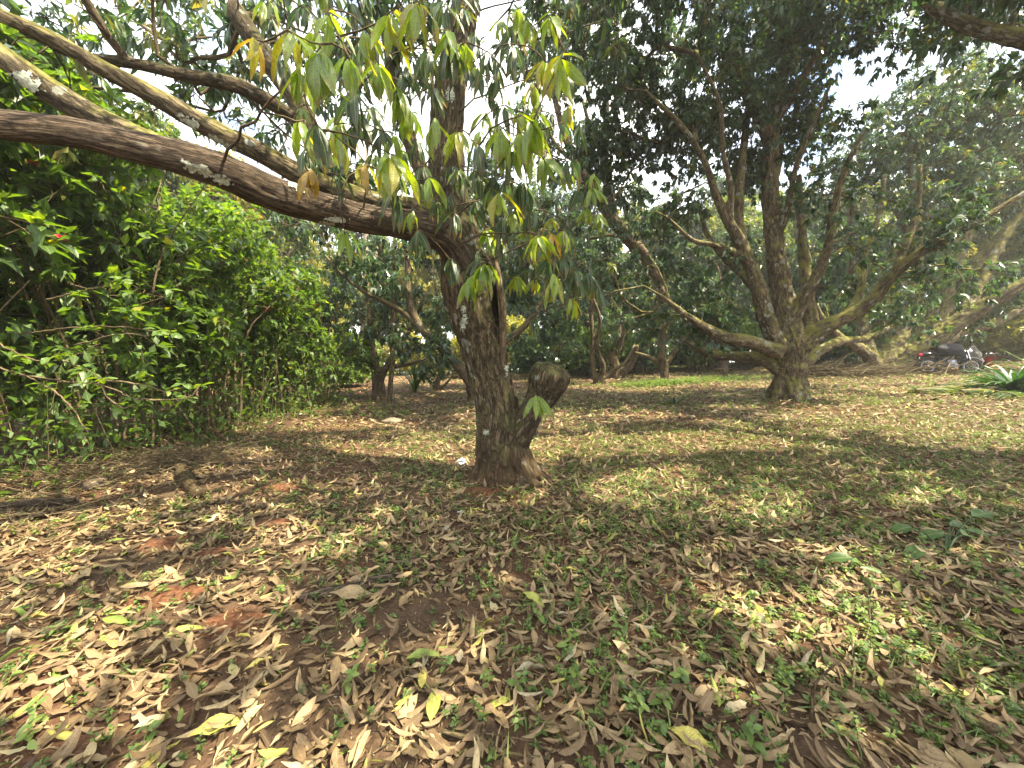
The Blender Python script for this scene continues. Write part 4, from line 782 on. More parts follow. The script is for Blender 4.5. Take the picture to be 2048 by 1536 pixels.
# ---------------------------------------------------------------- far trees, bushes
def proto_tree(name, label, cat, group, h, rad, seed, lm, bark, leaf=.34, n=26, per=9, lpr=9, tall=.35, name_mesh='trunk'):
    r = np.random.default_rng(seed); cs = []; z = np.linspace(-.3, h * .8, 7); P = np.stack([r.normal(size=7) * .12 * z / 3, r.normal(size=7) * .12 * z / 3, z], -1)
    P, R = smooth_path(P, np.linspace(.26, .05, 7) * h / 9, .5); cs.append(dict(name='trunk', P=P, R=R, start=tall))
    for i in range(5):
        a = r.uniform(0, 6.28); z0 = h * r.uniform(tall * .6, .6); L = rad * r.uniform(.6, .9)
        P, R = smooth_path([[0, 0, z0], [math.cos(a) * L * .4, math.sin(a) * L * .4, z0 + L * .4], [math.cos(a) * L, math.sin(a) * L, z0 + L * .9]], [.12 * h / 9, .09 * h / 9, .04 * h / 9], .5); cs.append(dict(name='limb', P=P, R=R, start=.3))
    root = thing(name, (0, 0, 0), label, cat, group); mb = MB()
    for c in cs: mb.tube(c['P'], c['R'], 7, cap=False)
    link('trunk', mb.mesh('trunk'), bark, root)
    blobs = [((r.normal() * rad * .42, r.normal() * rad * .42, h * r.uniform(tall, .98)), (rad * r.uniform(.3, .5),) * 2 + (rad * r.uniform(.2, .35),), n) for _ in range(11)]
    P, D, paths, buf, rd, nb = grow(cs, blobs, 1, seed, tip_r=.012, maxlen=9)
    mb = MB(); [mb.tube(buf[p], np.minimum(rd[p], .1), 4, cap=False) for p in paths]
    link('branches', mb.mesh('branches'), bark, root, kind='stuff')
    tp, end, pos, ld, up, sz, rn = rosettes(P, D, 11, 10, rad * .28, leaf, seed, gaps=False, down=.6)
    link('foliage', scatter(FAR, pos, ld, up, sz, rn), lm, root, kind='stuff')
    return root
def place(o, x, y, rz, s, first, label=None, group=None):
    c = o if first else copy_tree(o)
    c.location = (x, y, float(ground(x, y)) - .05); c.rotation_euler = (0, 0, rz); c.scale = (s, s, s * random.uniform(.9, 1.1))
    if label: c['label'] = label
    if group: c['group'] = group
    return c
save_clear = list(CLEAR); CLEAR.clear()
gA, gB, gC = 'dark green trees of the far wood', 'pale green trees of the far wood', 'yellow-green sunlit trees of the far wood'
pa = proto_tree('far_tree', 'dark green round-crowned tree standing in the far wood behind the orchard', 'tree', gA, 10, 3.6, 71, M_mango, M_bark_far, .30, 26)
pb = proto_tree('far_tree', 'pale green loose-crowned tree standing in the far wood behind the orchard', 'tree', gB, 11, 3.4, 72, M_far, M_pale, .30, 20)
pc = proto_tree('far_tree', 'yellow-green sunlit tree standing in the far wood behind the orchard', 'tree', gC, 9, 3.2, 73, M_far_y, M_bark_far, .28, 22)
used = [True] * 3
spots = []
for (px, Y, k, s) in [(290, 14, 1, .60), (440, 15.5, 2, .60), (170, 13, 2, .58), (520, 17, 1, .62), (-250, 15, 1, .8), (60, 19, 0, .9), (200, 17, 2, .55), (330, 22, 2, .75), (440, 18, 2, .55), (480, 27, 0, .85), (560, 24, 2, .72), (610, 19, 2, .45), (660, 32, 1, .9), (760, 27, 0, .75), (820, 36, 1, 1.0), (880, 24, 2, .55), (950, 30, 0, .85), (1050, 25, 0, .75), (1120, 30, 1, .75), (1180, 22, 0, .62),
                      (1260, 27, 2, .72), (1330, 24, 0, .62), (1400, 30, 0, .85), (1480, 25, 1, .72), (1550, 32, 0, .85), (1600, 24, 0, .68), (1680, 27, 1, .8), (1760, 33, 0, .9), (1850, 27, 1, .8), (1960, 24, 2, .6), (2050, 29, 0, .9), (2150, 22, 2, .6), (2300, 19, 1, .8), (-600, 12, 0, .9), (2700, 16, 0, .9), (130, 30, 1, 1.0), (1000, 44, 0, 1.1), (1300, 44, 1, 1.1), (1700, 46, 0, 1.2), (600, 45, 0, 1.1), (300, 44, 1, 1.2), (2100, 44, 0, 1.3)]:
    d = ray(px, 700); spots.append((d[0] / d[1] * Y, Y, k, s))
pr = [pa, pb, pc]; fl = [True] * 3
for i, (x, y, k, s) in enumerate(spots):
    place(pr[k], x, y, random.uniform(0, 6.28), s * (1.45 if y < 31 else 1.1) * random.uniform(.93, 1.07), fl[k]); fl[k] = False
# bushes along the far edge
def proto_bush(label, group, seed, lm, h=1.7, rad=1.3, leaf=.14, n=14):
    r = np.random.default_rng(seed); root = thing('bush', (0, 0, 0), label, 'bush', group); cs = []
    for i in range(9):
        a = r.uniform(0, 6.28); L = rad * r.uniform(.3, .9); P, R = smooth_path([[math.cos(a) * .1, math.sin(a) * .1, -.1], [math.cos(a) * L * .4, math.sin(a) * L * .4, h * .45], [math.cos(a) * L, math.sin(a) * L, h * r.uniform(.6, .95)]], [.02, .014, .007], .3); cs.append(dict(name='stem', P=P, R=R, start=.2))
    blobs = [((r.normal() * rad * .4, r.normal() * rad * .4, h * r.uniform(.2, .85)), (rad * .42, rad * .42, h * .2), n) for _ in range(9)]
    P, D, paths, buf, rd, nb = grow(cs, blobs, 1, seed, tip_r=.004); mb = MB(); [mb.tube(c['P'], c['R'], 5, cap=False) for c in cs]; [mb.tube(buf[p], np.minimum(rd[p], .02), 3, cap=False) for p in paths]
    link('stems', mb.mesh('stems'), M_stem, root, kind='stuff')
    tp, end, pos, ld, up, sz, rn = rosettes(P, D, 10, 9, .34, leaf, seed, gaps=False, down=.3)
    link('foliage', scatter([rhomb_tpl(.45, .2, .2), rhomb_tpl(.5, .1, .1)], pos, ld, up, sz, rn), lm, root, kind='stuff'); return root
bu = [proto_bush('fresh green bush growing along the far edge of the orchard', 'fresh green bushes along the far edge', 81, M_weed), proto_bush('dark leafy bush growing along the far edge of the orchard', 'dark bushes along the far edge', 82, M_mango), proto_bush('pale sunlit bush growing along the far edge of the orchard', 'pale bushes along the far edge', 83, M_far_y)]
fl = [True] * 3
for i, (px, Y, k, s) in enumerate([(560, 15, 2, 1.2), (640, 17, 1, 1.1), (690, 13.5, 0, .9), (720, 19, 0, 1.2), (800, 20, 2, 1.2), (850, 22, 0, 1), (900, 19, 2, 1.2), (960, 21, 0, 1.3), (1040, 20, 2, 1.5), (1100, 18, 0, 1.1), (1150, 18.5, 0, 1.3), (1215, 20, 2, 1.5), (1280, 19, 0, 1.3), (1300, 21, 0, 1.4), (1370, 19.5, 0, 1.2), (1410, 21, 2, 1.6), (1480, 22, 2, 1.3), (1530, 23, 0, 1.5), (1600, 24, 2, 1.5),
                      (1660, 23, 0, 1.5), (1720, 24, 1, 1.5), (1790, 24, 2, 1.5), (1850, 23, 0, 1.6), (1900, 22, 0, 1.4), (1960, 21, 2, 1.6), (2010, 20, 0, 1.6), (2080, 18, 2, 1.5), (520, 18, 2, 1.6), (420, 14, 0, 1.5), (330, 13, 2, 1.6), (230, 12, 0, 1.6), (130, 12, 1, 1.6), (40, 11, 0, 1.6), (-60, 11, 2, 1.7), (-200, 9, 0, 1.6), (300, 18, 0, 2), (100, 17, 2, 2), (480, 21, 0, 2), (-100, 15, 1, 2), (640, 23, 0, 1.8), (1100, 24, 2, 1.8), (1400, 26, 0, 2), (1550, 27, 2, 2.2), (1700, 28, 0, 2.2), (1080, 16.5, 1, 1.3), (1165, 17, 0, 1.5), (1285, 17.5, 1, 1.5), (1390, 18, 0, 1.6), (1470, 19, 1, 1.6), (1545, 20, 0, 1.7), (1640, 19, 1, 1.4), (910, 17, 2, 1.0), (1700, 20, 0, 1.6), (740, 26, 2, 1.6), (1000, 26, 2, 1.6), (1250, 26, 2, 1.8), (1950, 26, 2, 2), (2040, 25, 0, 2.2)]):
    d = ray(px, 700); place(bu[k], d[0] / d[1] * Y, Y, random.uniform(0, 6.28), s, fl[k]); fl[k] = False
# pale gum trunks far behind on the left
for i, (px, w, lean, lab) in enumerate([(722, 9, 3, 'pale grey gum trunk far behind, leftmost of the close trio'), (735, 11, -1, 'pale grey gum trunk far behind, middle of the close trio'), (749, 8, 2, 'pale grey gum trunk far behind, rightmost of the close trio')]):
    pole('gum_tree', lab, 'tree', [(px, 790, 24, w + 2), (px, 765, 24, w + 1), (px + lean, 650, 24, w), (px + lean * 2, 520, 24, w * .85), (px + lean * 3, 400, 24, w * .7), (px + 12 * (i - 1), 260, 24, w * .4)], M_pale)
CLEAR += save_clear

# ---------------------------------------------------------------- shrubs of the left hedge
shrub_m = leaf_variants(SHRUB_HI, M_shrub, [.1, .3, .45, .6, .75, .9, .99])
SLV = np.array([.1, .3, .45, .6, .75, .9, .99])
def shrub(x, y, h, rad, seed, label, nobj, nblob=12, n=12, leaf=.15, flowers=0, hi=True, lean=(0, 0)):
    r = np.random.default_rng(seed); base = np.array([x, y, float(ground(x, y))]); root = thing('shrub', base, label, 'shrub', 'shrubs of the hedge on the left'); cs = []
    for i in range(16):
        a = r.uniform(0, 6.28); L = rad * r.uniform(.25, .9); b = base + [math.cos(a) * rad * .38 * r.random(), math.sin(a) * rad * .38 * r.random(), -.08]
        e = base + [math.cos(a) * L + lean[0], math.sin(a) * L + lean[1], h * r.uniform(.55, .97)]; m_ = (b + e) / 2 + [math.cos(a) * -.1 * rad, math.sin(a) * -.1, .1 * h] + r.normal(size=3) * .08
        P, R = smooth_path([b, m_, e], [r.uniform(.014, .03), .013, .005], .2); cs.append(dict(name='stem', P=P, R=R, start=.25))
        mb = MB(); mb.tube(P, R * (1 + .1 * noise3(P * 9)), 6); link('stem', mb.mesh('stem', base), M_stem, root)
    blobs = []
    for _ in range(nblob):
        d = norm(r.normal(size=3)); d[2] = abs(d[2]) * 1.15 - .75 * (r.random() < .45); blobs.append((tuple(base + [lean[0] * .7, lean[1] * .7, h * .52] + d * [rad * .75, rad * .75, h * .42]), (rad * .38, rad * .38, h * .14), n))
    P, D, paths, buf, rd, nb = grow(cs, blobs, 1, seed, tip_r=.0035, wob=.15); mb = MB(); [mb.tube(buf[p], np.minimum(rd[p], .014), 4, cap=False) for p in paths]
    link('branches', mb.mesh('branches', base), M_stem, root, kind='stuff')
    tp, end, pos, ld, up, sz, rn = rosettes(P, D, 7, 9, .40, leaf, seed, gaps=True, down=.12, keep_lit=.5)
    up = norm(up + [0, 0, .6]); link('twigs', twig_mesh(tp, end, .0035, .002, base), M_stem, root, kind='stuff')
    rn = np.where(r.random(len(rn)) < .02, .98, rn); dist = np.linalg.norm(pos - [0, 0, CAMH], axis=1); big = sz / dist; order = np.argsort(-big); pick = order[:nobj]
    vis = np.zeros(len(pos), bool); vis[pick] = True
    for i in pick:
        lv = float(SLV[np.abs(SLV - rn[i]).argmin()]); put_leaf(shrub_m, lv, int(r.integers(0, 4)), pos[i], ld[i], up[i], sz[i], root)
    link('foliage', scatter(SHRUB2, pos[~vis], ld[~vis], up[~vis], sz[~vis], rn[~vis], base), M_shrub, root, kind='stuff')
    for q in range(flowers):
        i = int(r.choice(order[:max(60, len(order) // 3)])); c = pos[i] + [0, -.04, .03]; fb = []
        ph = r.uniform(0, 6.28, 16); fd = norm(np.stack([np.cos(ph), np.sin(ph), r.uniform(-.6, 1, 16)], -1)); m = scatter([rhomb_tpl(.45, .1, .2)], np.repeat(c[None], 16, 0) + fd * .012, fd, norm(r.normal(size=(16, 3))), r.uniform(.035, .06, 16), r.random(16), base); link('flower', m, M_flower, root)
    return root
shrub(-6.3, 2.0, 5.2, 1.8, 91, 'tallest shrub at the left edge, broad glossy green leaves under the bare limb', 200, 16, 13, .20)
shrub(-5.9, 3.6, 4.9, 1.7, 92, 'broad-leaved hedge shrub second from the left edge, with bare pale twigs in front', 290, 16, 14, .185, 2)
shrub(-5.5, 5.0, 4.3, 1.6, 93, 'hedge shrub with a few dark red flowers near its top, left of the sunlit log', 200, 14, 13, .15, 5)
shrub(-5.2, 6.5, 3.7, 1.5, 94, 'thinner hedge shrub showing bare grey stems at its foot, in the middle of the hedge', 120, 13, 12, .14, 4)
shrub(-5.4, 8.0, 3.2, 1.4, 95, 'red-flowered hedge shrub, second from the far end of the hedge', 60, 13, 11, .13, 22)
shrub(-5.4, 9.9, 2.4, 1.4, 96, 'low green shrub ending the hedge, beside the clearing', 40, 12, 11, .13, 12)
shrub(-7.6, 5.8, 5.6, 1.9, 97, 'tall shrub behind the hedge, paler leaves catching the sun', 0, 14, 13, .17)
shrub(-7.6, 9.0, 5.0, 1.9, 98, 'shrub behind the far half of the hedge, its crown yellow-green', 0, 13, 11, .16)
shrub(-8.2, 3.0, 6.2, 1.9, 99, 'dense dark shrub filling the gap behind the hedge at the left edge', 0, 14, 13, .18)
# bare twigs reaching out of the hedge, with small fresh leaves
TW = [[(40, 668, 3.6), (150, 655, 3.4), (260, 655, 3.25), (345, 668, 3.15)], [(150, 690, 3.5), (240, 668, 3.35), (300, 672, 3.3), (340, 660, 3.2)], [(-30, 670, 3.4), (30, 705, 3.2), (85, 722, 3.1), (118, 704, 3.0)], [(-20, 730, 3.3), (60, 755, 3.15), (130, 800, 3.0), (160, 842, 2.95), (183, 872, 2.9)],
      [(40, 750, 3.2), (150, 765, 3.1), (205, 770, 3.0), (250, 790, 2.95), (285, 800, 2.9)], [(205, 770, 3.0), (214, 793, 3.0), (240, 812, 2.95), (272, 814, 2.9)], [(200, 760, 3.1), (290, 770, 3.0), (330, 784, 2.95), (372, 772, 2.9)], [(285, 798, 2.9), (340, 800, 2.9), (385, 792, 2.85), (400, 770, 2.85)], [(90, 600, 3.3), (180, 580, 3.1), (240, 560, 3.0)], [(120, 720, 3.2), (165, 735, 3.1), (205, 758, 3.0)]]
tb = W(20, 930, 3.9); tb[2] = float(ground(tb[0], tb[1])); tr_ = thing('sapling', tb, 'bare pale-twigged sapling with small bright leaves at its twig ends, in front of the hedge', 'sapling'); mb = MB(); rr_ = np.random.default_rng(5); tips = []
P, R = smooth_path([tb + [0, 0, -.1], tb + [.1, 0, .3], W(-20, 745, 3.45), W(-40, 672, 3.6), W(60, 560, 3.6)], [.02, .018, .014, .009, .005], .15); link('stem', MB().tube(P, R, 8).mesh('stem', tb), M_stem, tr_)
for t in TW:
    P, R = smooth_path([W(*p) for p in t], np.linspace(.008, .0035, len(t)), .06); P = P + rr_.normal(size=P.shape) * .004; link('twig', MB().tube(P, R, 6).mesh('twig', tb), M_stem, tr_); tips += [P[-1], P[len(P) // 2], P[-3]]
tips += [W(290, 745, 3), W(195, 700, 3.2), W(168, 805, 3), W(370, 645, 3.1), W(30, 715, 3.2), W(245, 565, 3), W(300, 470, 3.2)]
for c in tips[:]:
    for i in range(5):
        a = rr_.uniform(0, 6.28); d = norm(np.array([math.cos(a), math.sin(a), rr_.uniform(-.5, .4)])); put_leaf(shrub_m, float(rr_.choice([.6, .75, .9])), int(rr_.integers(0, 4)), c + rr_.normal(size=3) * .015, d, norm(np.array([0, 0, 1.]) + rr_.normal(size=3) * .5), rr_.uniform(.045, .10), tr_)
# ---------------------------------------------------------------- ground
def axis(a, b, n, c, p):
    t = np.linspace(-1, 1, n); s = np.sign(t) * np.abs(t) ** p
    return np.where(s < 0, c + s * (c - a), c + s * (b - c))
gx = axis(-90, 90, 230, 0, 3.2); gy = axis(-40, 160, 230, 2.2, 3.2); XX, YY = np.meshgrid(gx, gy)
ZZ = ground(XX, YY) + (.010 * n2(XX, YY, 4.0, 2.0, 3) + .004 * n2(XX, YY, 14., 5.0, 2)) * (np.hypot(XX, YY) < 14)
idx = np.arange(XX.size).reshape(XX.shape); Q = np.stack([idx[:-1, :-1], idx[:-1, 1:], idx[1:, 1:], idx[1:, :-1]], -1).reshape(-1, 4)
gm = mesh_np('ground', np.stack([XX, YY, ZZ], -1).reshape(-1, 3), [Q])
m, nt, out = newmat('orchard_soil'); pbn = N(nt, 'ShaderNodeBsdfPrincipled'); pbn.inputs['Roughness'].default_value = .97; pbn.inputs['Specular IOR Level'].default_value = .15
tc_ = N(nt, 'ShaderNodeTexCoord'); s_ = N(nt, 'ShaderNodeSeparateXYZ'); nt.links.new(tc_.outputs['Object'], s_.inputs[0])
def nse(sc, det=5, ro=.6):
    n = N(nt, 'ShaderNodeTexNoise'); n.inputs['Scale'].default_value = sc; n.inputs['Detail'].default_value = det; n.inputs['Roughness'].default_value = ro; nt.links.new(tc_.outputs['Object'], n.inputs['Vector']); return n.outputs['Fac']
n1, n2_, n3_, n4_ = nse(.55), nse(7, 8, .7), nse(60, 4), nse(1.7)
c1 = ramp(nt, [(.25, (.042, .028, .017)), (.75, (.115, .074, .044))]); nt.links.new(n2_, c1.inputs[0])
red = ramp(nt, [(.45, (0, 0, 0)), (.62, (1, 1, 1))]); nt.links.new(n1, red.inputs[0])
c = mixc(nt, math_(nt, 'MULTIPLY', red.outputs[0], .75), c1.outputs[0], (.110, .054, .029))
gr = ramp(nt, [(.3, (.7, .7, .7)), (.7, (1.3, 1.3, 1.3))]); nt.links.new(n3_, gr.inputs[0]); c = mixc(nt, 1, c, gr.outputs[0], 'MULTIPLY')
# far away the litter is only flecks of colour in the material
vo = N(nt, 'ShaderNodeTexVoronoi'); vo.inputs['Scale'].default_value = 9; nt.links.new(tc_.outputs['Object'], vo.inputs['Vector']); fr = ramp(nt, [(0, (.13, .075, .045)), (.5, (.28, .18, .105)), (1, (.36, .26, .15))]); nt.links.new(vo.outputs['Color'], fr.inputs[0])
far = N(nt, 'ShaderNodeMapRange'); far.inputs[1].default_value = 13; far.inputs[2].default_value = 24; nt.links.new(s_.outputs[1], far.inputs[0]); c = mixc(nt, math_(nt, 'MULTIPLY', far.outputs[0], .6), c, fr.outputs[0])
gf = N(nt, 'ShaderNodeMapRange'); gf.inputs[1].default_value = 19.5; gf.inputs[2].default_value = 22; nt.links.new(math_(nt, 'ADD', s_.outputs[1], math_(nt, 'MULTIPLY', n4_, 1.5)), gf.inputs[0])
gc = ramp(nt, [(.3, (.07, .12, .025)), (.7, (.17, .21, .05))]); nt.links.new(n2_, gc.inputs[0]); c = mixc(nt, gf.outputs[0], c, gc.outputs[0])
nt.links.new(c, pbn.inputs['Base Color']); bp = N(nt, 'ShaderNodeBump'); bp.inputs['Strength'].default_value = .8; bp.inputs['Distance'].default_value = .02
nt.links.new(math_(nt, 'ADD', n3_, n2_), bp.inputs['Height']); nt.links.new(bp.outputs[0], pbn.inputs['Normal']); nt.links.new(pbn.outputs[0], out.inputs[0])
go = link('ground', gm, m); go['kind'] = 'structure'

# ---------------------------------------------------------------- red soil heaps
HEAP = []
for (px, py, rx, ry, h, lab) in [(960, 984, .21, .15, .04, 'red soil heap at the left foot of the nearest tree'), (318, 1092, .17, .13, .025, 'red soil heap left of the twin heap, beside the sunlit patch'), (432, 1104, .16, .12, .02, 'low red soil heap just right of a similar heap near the sunlit patch'), (330, 1196, .22, .10, .035, 'broad red soil heap with a pale leaf on it, lower left'),
                                 (545, 1046, .14, .09, .03, 'small red soil heap between the sunlit patch and the nearest tree'), (560, 975, .16, .09, .03, 'flat red soil heap beyond the other heaps, below the hedge'), (475, 1240, .14, .10, .025, 'brown soil heap with a small burrow hole beside it')]:
    g = G(px, py); HEAP.append((g[0], g[1], rx, ry)); r_ = np.random.default_rng(int(px)); nr, na = 14, 40; V = []; rr = np.linspace(0, 1, nr); aa = np.arange(na) / na * 2 * math.pi
    for q in rr:
        for a in aa:
            e = q * (1 + .45 * noise3(np.array([math.cos(a) * 1.7 + px, math.sin(a) * 1.7, 0.])) * 1.5); x = g[0] + math.cos(a) * rx * e; y = g[1] + math.sin(a) * ry * e
            V.append([x, y, float(ground(x, y)) + h * (1 - q ** 2.2) - .012 * q + .006 * float(noise3(np.array([x * 22, y * 22, 1.]))) + .004 * float(noise3(np.array([x * 60, y * 60, 4.]))) + .006])
    Q = [[i * na + j, (i + 1) * na + j, (i + 1) * na + (j + 1) % na, i * na + (j + 1) % na] for i in range(nr - 1) for j in range(na)]
    o = link('soil_heap', mesh_np('soil_heap', np.array(V) - g, [np.array(Q)]), M_soil_red, None, tuple(g)); tag(o, lab, 'soil heap', 'small heaps of red soil')

# ---------------------------------------------------------------- leaf litter
LT = [leaf_tpl(6, w, f, d, tw, wv, cu, pk, 30 + s) for s, (w, f, d, tw, wv, cu, pk) in enumerate([(.32, .5, .35, .5, .25, .5, .46), (.28, .9, .2, -.5, .2, .3, .48), (.36, .25, .4, .3, .35, .2, .5), (.28, 1.2, .3, .7, .2, -.4, .48), (.34, .1, .12, .1, .15, .1, .47), (.27, 1.35, .5, .4, .1, .0, .46), (.35, .8, .2, -.7, .4, .4, .5), (.32, .5, .7, -.3, .2, .6, .47)])]
LT2 = [leaf_tpl(2, .30, .5, .5, .4, 0, .2, .45), leaf_tpl(2, .26, .9, .3, -.6, 0, .2, .45), leaf_tpl(2, .32, .2, .6, .3, 0, 0, .45)]
LT3 = [rhomb_tpl(.32, .2, .5), rhomb_tpl(.26, -.1, .3), rhomb_tpl(.3, .1, -.2)]
lr = np.random.default_rng(77)
def band(y0, y1, dens):
    w = lambda y: 1.5 * y + 1.6
    A = (w(y0) + w(y1)) * (y1 - y0); n = int(A * dens); y = lr.uniform(y0, y1, n * 2); x = lr.uniform(-1, 1, n * 2) * w(y1); k = np.abs(x) < w(y); return x[k][:n], y[k][:n]
def bare(x, y):
    """how far the ground there is swept bare: 0 covered, 1 bare soil"""
    b = sstep(.22, .95, .62 * n2(x, y, .75, 20.0, 3) + .62 * np.exp(-(((x + 2.5) / 1.2) ** 2 + ((y - 1.7) / .8) ** 2)) + .35 * np.exp(-(((x + .1) / 1.0) ** 2 + ((y - 3.1) / .35) ** 2)) - .22 * sstep(-.5, 2, x))
    for (hx, hy, rx, ry) in HEAP: b = np.maximum(b, .78 * (((x - hx) / rx) ** 2 + ((y - hy) / ry) ** 2 < .9))
    return b
def litter(y0, y1, dens, size, tilt=.27):
    x, y = band(y0, y1, dens); k = lr.random(len(x)) > bare(x, y) * .88; k &= ~((x < -3.9 - .1 * np.maximum(0, 4 - y)) & (lr.random(len(x)) < .5)); k &= np.hypot(x - T0[0], y - T0[1]) > .29; x, y = x[k], y[k]; n = len(x)
    a = lr.uniform(0, 6.28, n); D = np.stack([np.cos(a), np.sin(a), lr.normal(0, tilt * .45, n)], -1); fl = np.where(lr.random(n) < .5, 1, -1)
    U = norm(np.stack([lr.normal(0, tilt, n), lr.normal(0, tilt, n), fl * np.ones(n)], -1)); s = size * np.where(lr.random(n) < .3, lr.uniform(.2, .5, n), lr.uniform(.5, 1.3, n)); lay = lr.random(n) ** 1.5; z = ground(x, y) + .004 + lay * .022 + np.where(fl > 0, .1 * s, .01)
    P = np.stack([x, y, z], -1) - D * (s * .5)[:, None]; rn = np.clip(lr.beta(1.5, 1.6, n) * .80 + .22 * lay - .04 + lr.normal(0, .03, n), 0, .90); sp = lr.random(n); rn = np.where(sp < .045, lr.uniform(.91, .985, n), rn); rn = np.where(sp < .012, 1.0, rn)
    return P, D, U, s, rn
parts = [litter(.75, 1.6, 950, .105), litter(1.6, 3.2, 820, .102), litter(3.2, 6.5, 430, .100)]
P, D, U, S, R = [np.concatenate([p[i] for p in parts]) for i in range(5)]
# the leaves that show largest are things of their own
rel = P - [0, 0, CAMH]; dep = rel[:, 1] * CP - rel[:, 2] * SP; C_ = P + D * (S * .5)[:, None] - [0, 0, CAMH]; dc = np.maximum(C_[:, 1] * CP - C_[:, 2] * SP, .05); u = 1024 + F * C_[:, 0] / dc; v = 768 - F * (C_[:, 1] * SP + C_[:, 2] * CP) / dc
inside = (u > 15) & (u < 2033) & (v < 1520) & (v > 0); vis = P[:, 2] + .0 - ground(P[:, 0], P[:, 1]); score = np.where(inside, S / dc * (1 + 6 * vis), -1); pick = np.argsort(-score)[:284]
lm_ = {}
LL = [.05, .18, .3, .42, .54, .66, .78, .87, .93, .97, 1.0]
for lv in LL:
    for i, t in enumerate(LT):
        m_ = mesh_np('fallen_leaf', t[0], [t[1]], rnd=np.full(len(t[0]), lv), uv=t[2]); m_.materials.append(M_litter); lm_[(lv, i)] = m_
def ground_leaf(pos, d, up, s, lv, i, label, group):
    M = orient(np.array([d]), np.array([up]))[0]; o = bpy.data.objects.new('fallen_leaf', lm_[(lv, i)]); COL.objects.link(o)
    o.matrix_world = Matrix([[*(M[0] * s), pos[0]], [*(M[1] * s), pos[1]], [*(M[2] * s), pos[2]], [0, 0, 0, 1]]); tag(o, label, 'fallen leaf', group)
LLa = np.array(LL)
for i in pick:
    lv = float(LLa[np.abs(LLa - R[i]).argmin()])
    lab, grp = ('dark brown curled mango leaf lying in the near leaf litter', 'dark brown fallen leaves') if lv < .35 else (('tan dry mango leaf lying curled in the near leaf litter', 'tan fallen leaves') if lv < .9 else (('yellow fallen mango leaf lying in the near leaf litter', 'yellow fallen leaves') if lv < 1 else ('green fallen mango leaf lying in the near leaf litter', 'green fallen leaves')))
    ground_leaf(P[i], D[i], U[i], S[i], lv, int(lr.integers(0, 8)), lab, grp)
for (px, py, ang, s, lv, i, lab) in [(868, 1425, 1.62, .15, .97, 4, 'flat yellow-green leaf with a pale midrib pointing away, bottom centre'), (845, 1375, 1.75, .10, .93, 4, 'small speckled yellow leaf just above the flat yellow-green one, bottom centre'), (440, 1465, .7, .17, .93, 2, 'long bent yellow leaf near the bottom left'), (372, 1275, .8, .15, .97, 0, 'olive curled leaf below the broad red soil heap'),
                                     (232, 1256, -.1, .14, 1.0, 4, 'green leaf lying flat left of the olive curled leaf'), (1068, 1208, -.5, .14, .97, 2, 'bent bright yellow-green leaf in the centre of the litter'), (710, 1198, .1, .26, .66, 2, 'very large pale tan leaf lying against the dark plank'), (1060, 1357, .3, .15, .87, 6, 'orange-tan ragged leaf right of the flat yellow-green one'),
                                     (1390, 1500, -.4, .17, .93, 2, 'yellow leaf with a rolled edge at the bottom, beside the mossy stick'), (850, 1325, .4, .16, 1.0, 0, 'green leaf lying aslant above the small speckled leaf'), (270, 1185, .3, .13, .78, 4, 'pale leaf lying on the broad red soil heap')]:
    g = G(px, py); d = np.array([math.cos(ang), math.sin(ang), .0]); ground_leaf(g - d * s * .5 + [0, 0, .045], d, norm(np.array([.05, -.1, 1])), s, lv, i, lab, 'single fallen leaves')
keep = np.ones(len(P), bool); keep[pick] = False
nearm = keep & (P[:, 1] < 3.0); midm = keep & (P[:, 1] >= 3.0)
lo = link('leaf_litter', scatter(LT, P[nearm], D[nearm], U[nearm], S[nearm], R[nearm]), M_litter); lo['kind'] = 'stuff'; tag(lo, 'dry curled mango leaves covering the near ground', 'leaf litter')
p3 = litter(6.5, 13, 210, .135, .3); p4 = litter(13, 24, 55, .21, .25); p5 = litter(-2.5, .8, 120, .14)
m1 = scatter(LT2, P[midm], D[midm], U[midm], S[midm], R[midm]); m2 = scatter(LT3, *[np.concatenate([a_, b_, c_]) for a_, b_, c_ in zip(p3, p4, p5)])
for mm, lab in ((m1, 'dry leaves covering the ground around the nearest tree'), (m2, 'dry leaves covering the ground further back in the orchard')):
    lo = link('leaf_litter', mm, M_litter); lo['kind'] = 'stuff'; tag(lo, lab, 'leaf litter')
# small crumbs, chips and grit
n = 16000; y = lr.uniform(.8, 4.5, n) ; x = lr.uniform(-1, 1, n) * (1.5 * y + 1); a = lr.uniform(0, 6.28, n); D_ = np.stack([np.cos(a), np.sin(a), lr.normal(0, .3, n)], -1)
cm = scatter(LT3, np.stack([x, y, ground(x, y) + .008], -1), D_, norm(lr.normal(size=(n, 3)) * .6 + [0, 0, 1]), lr.uniform(.008, .035, n), lr.uniform(.2, .9, n)); o = link('leaf_crumbs', cm, M_litter); o['kind'] = 'stuff'; tag(o, 'broken crumbs of dry leaf scattered over the bare soil', 'leaf crumbs')

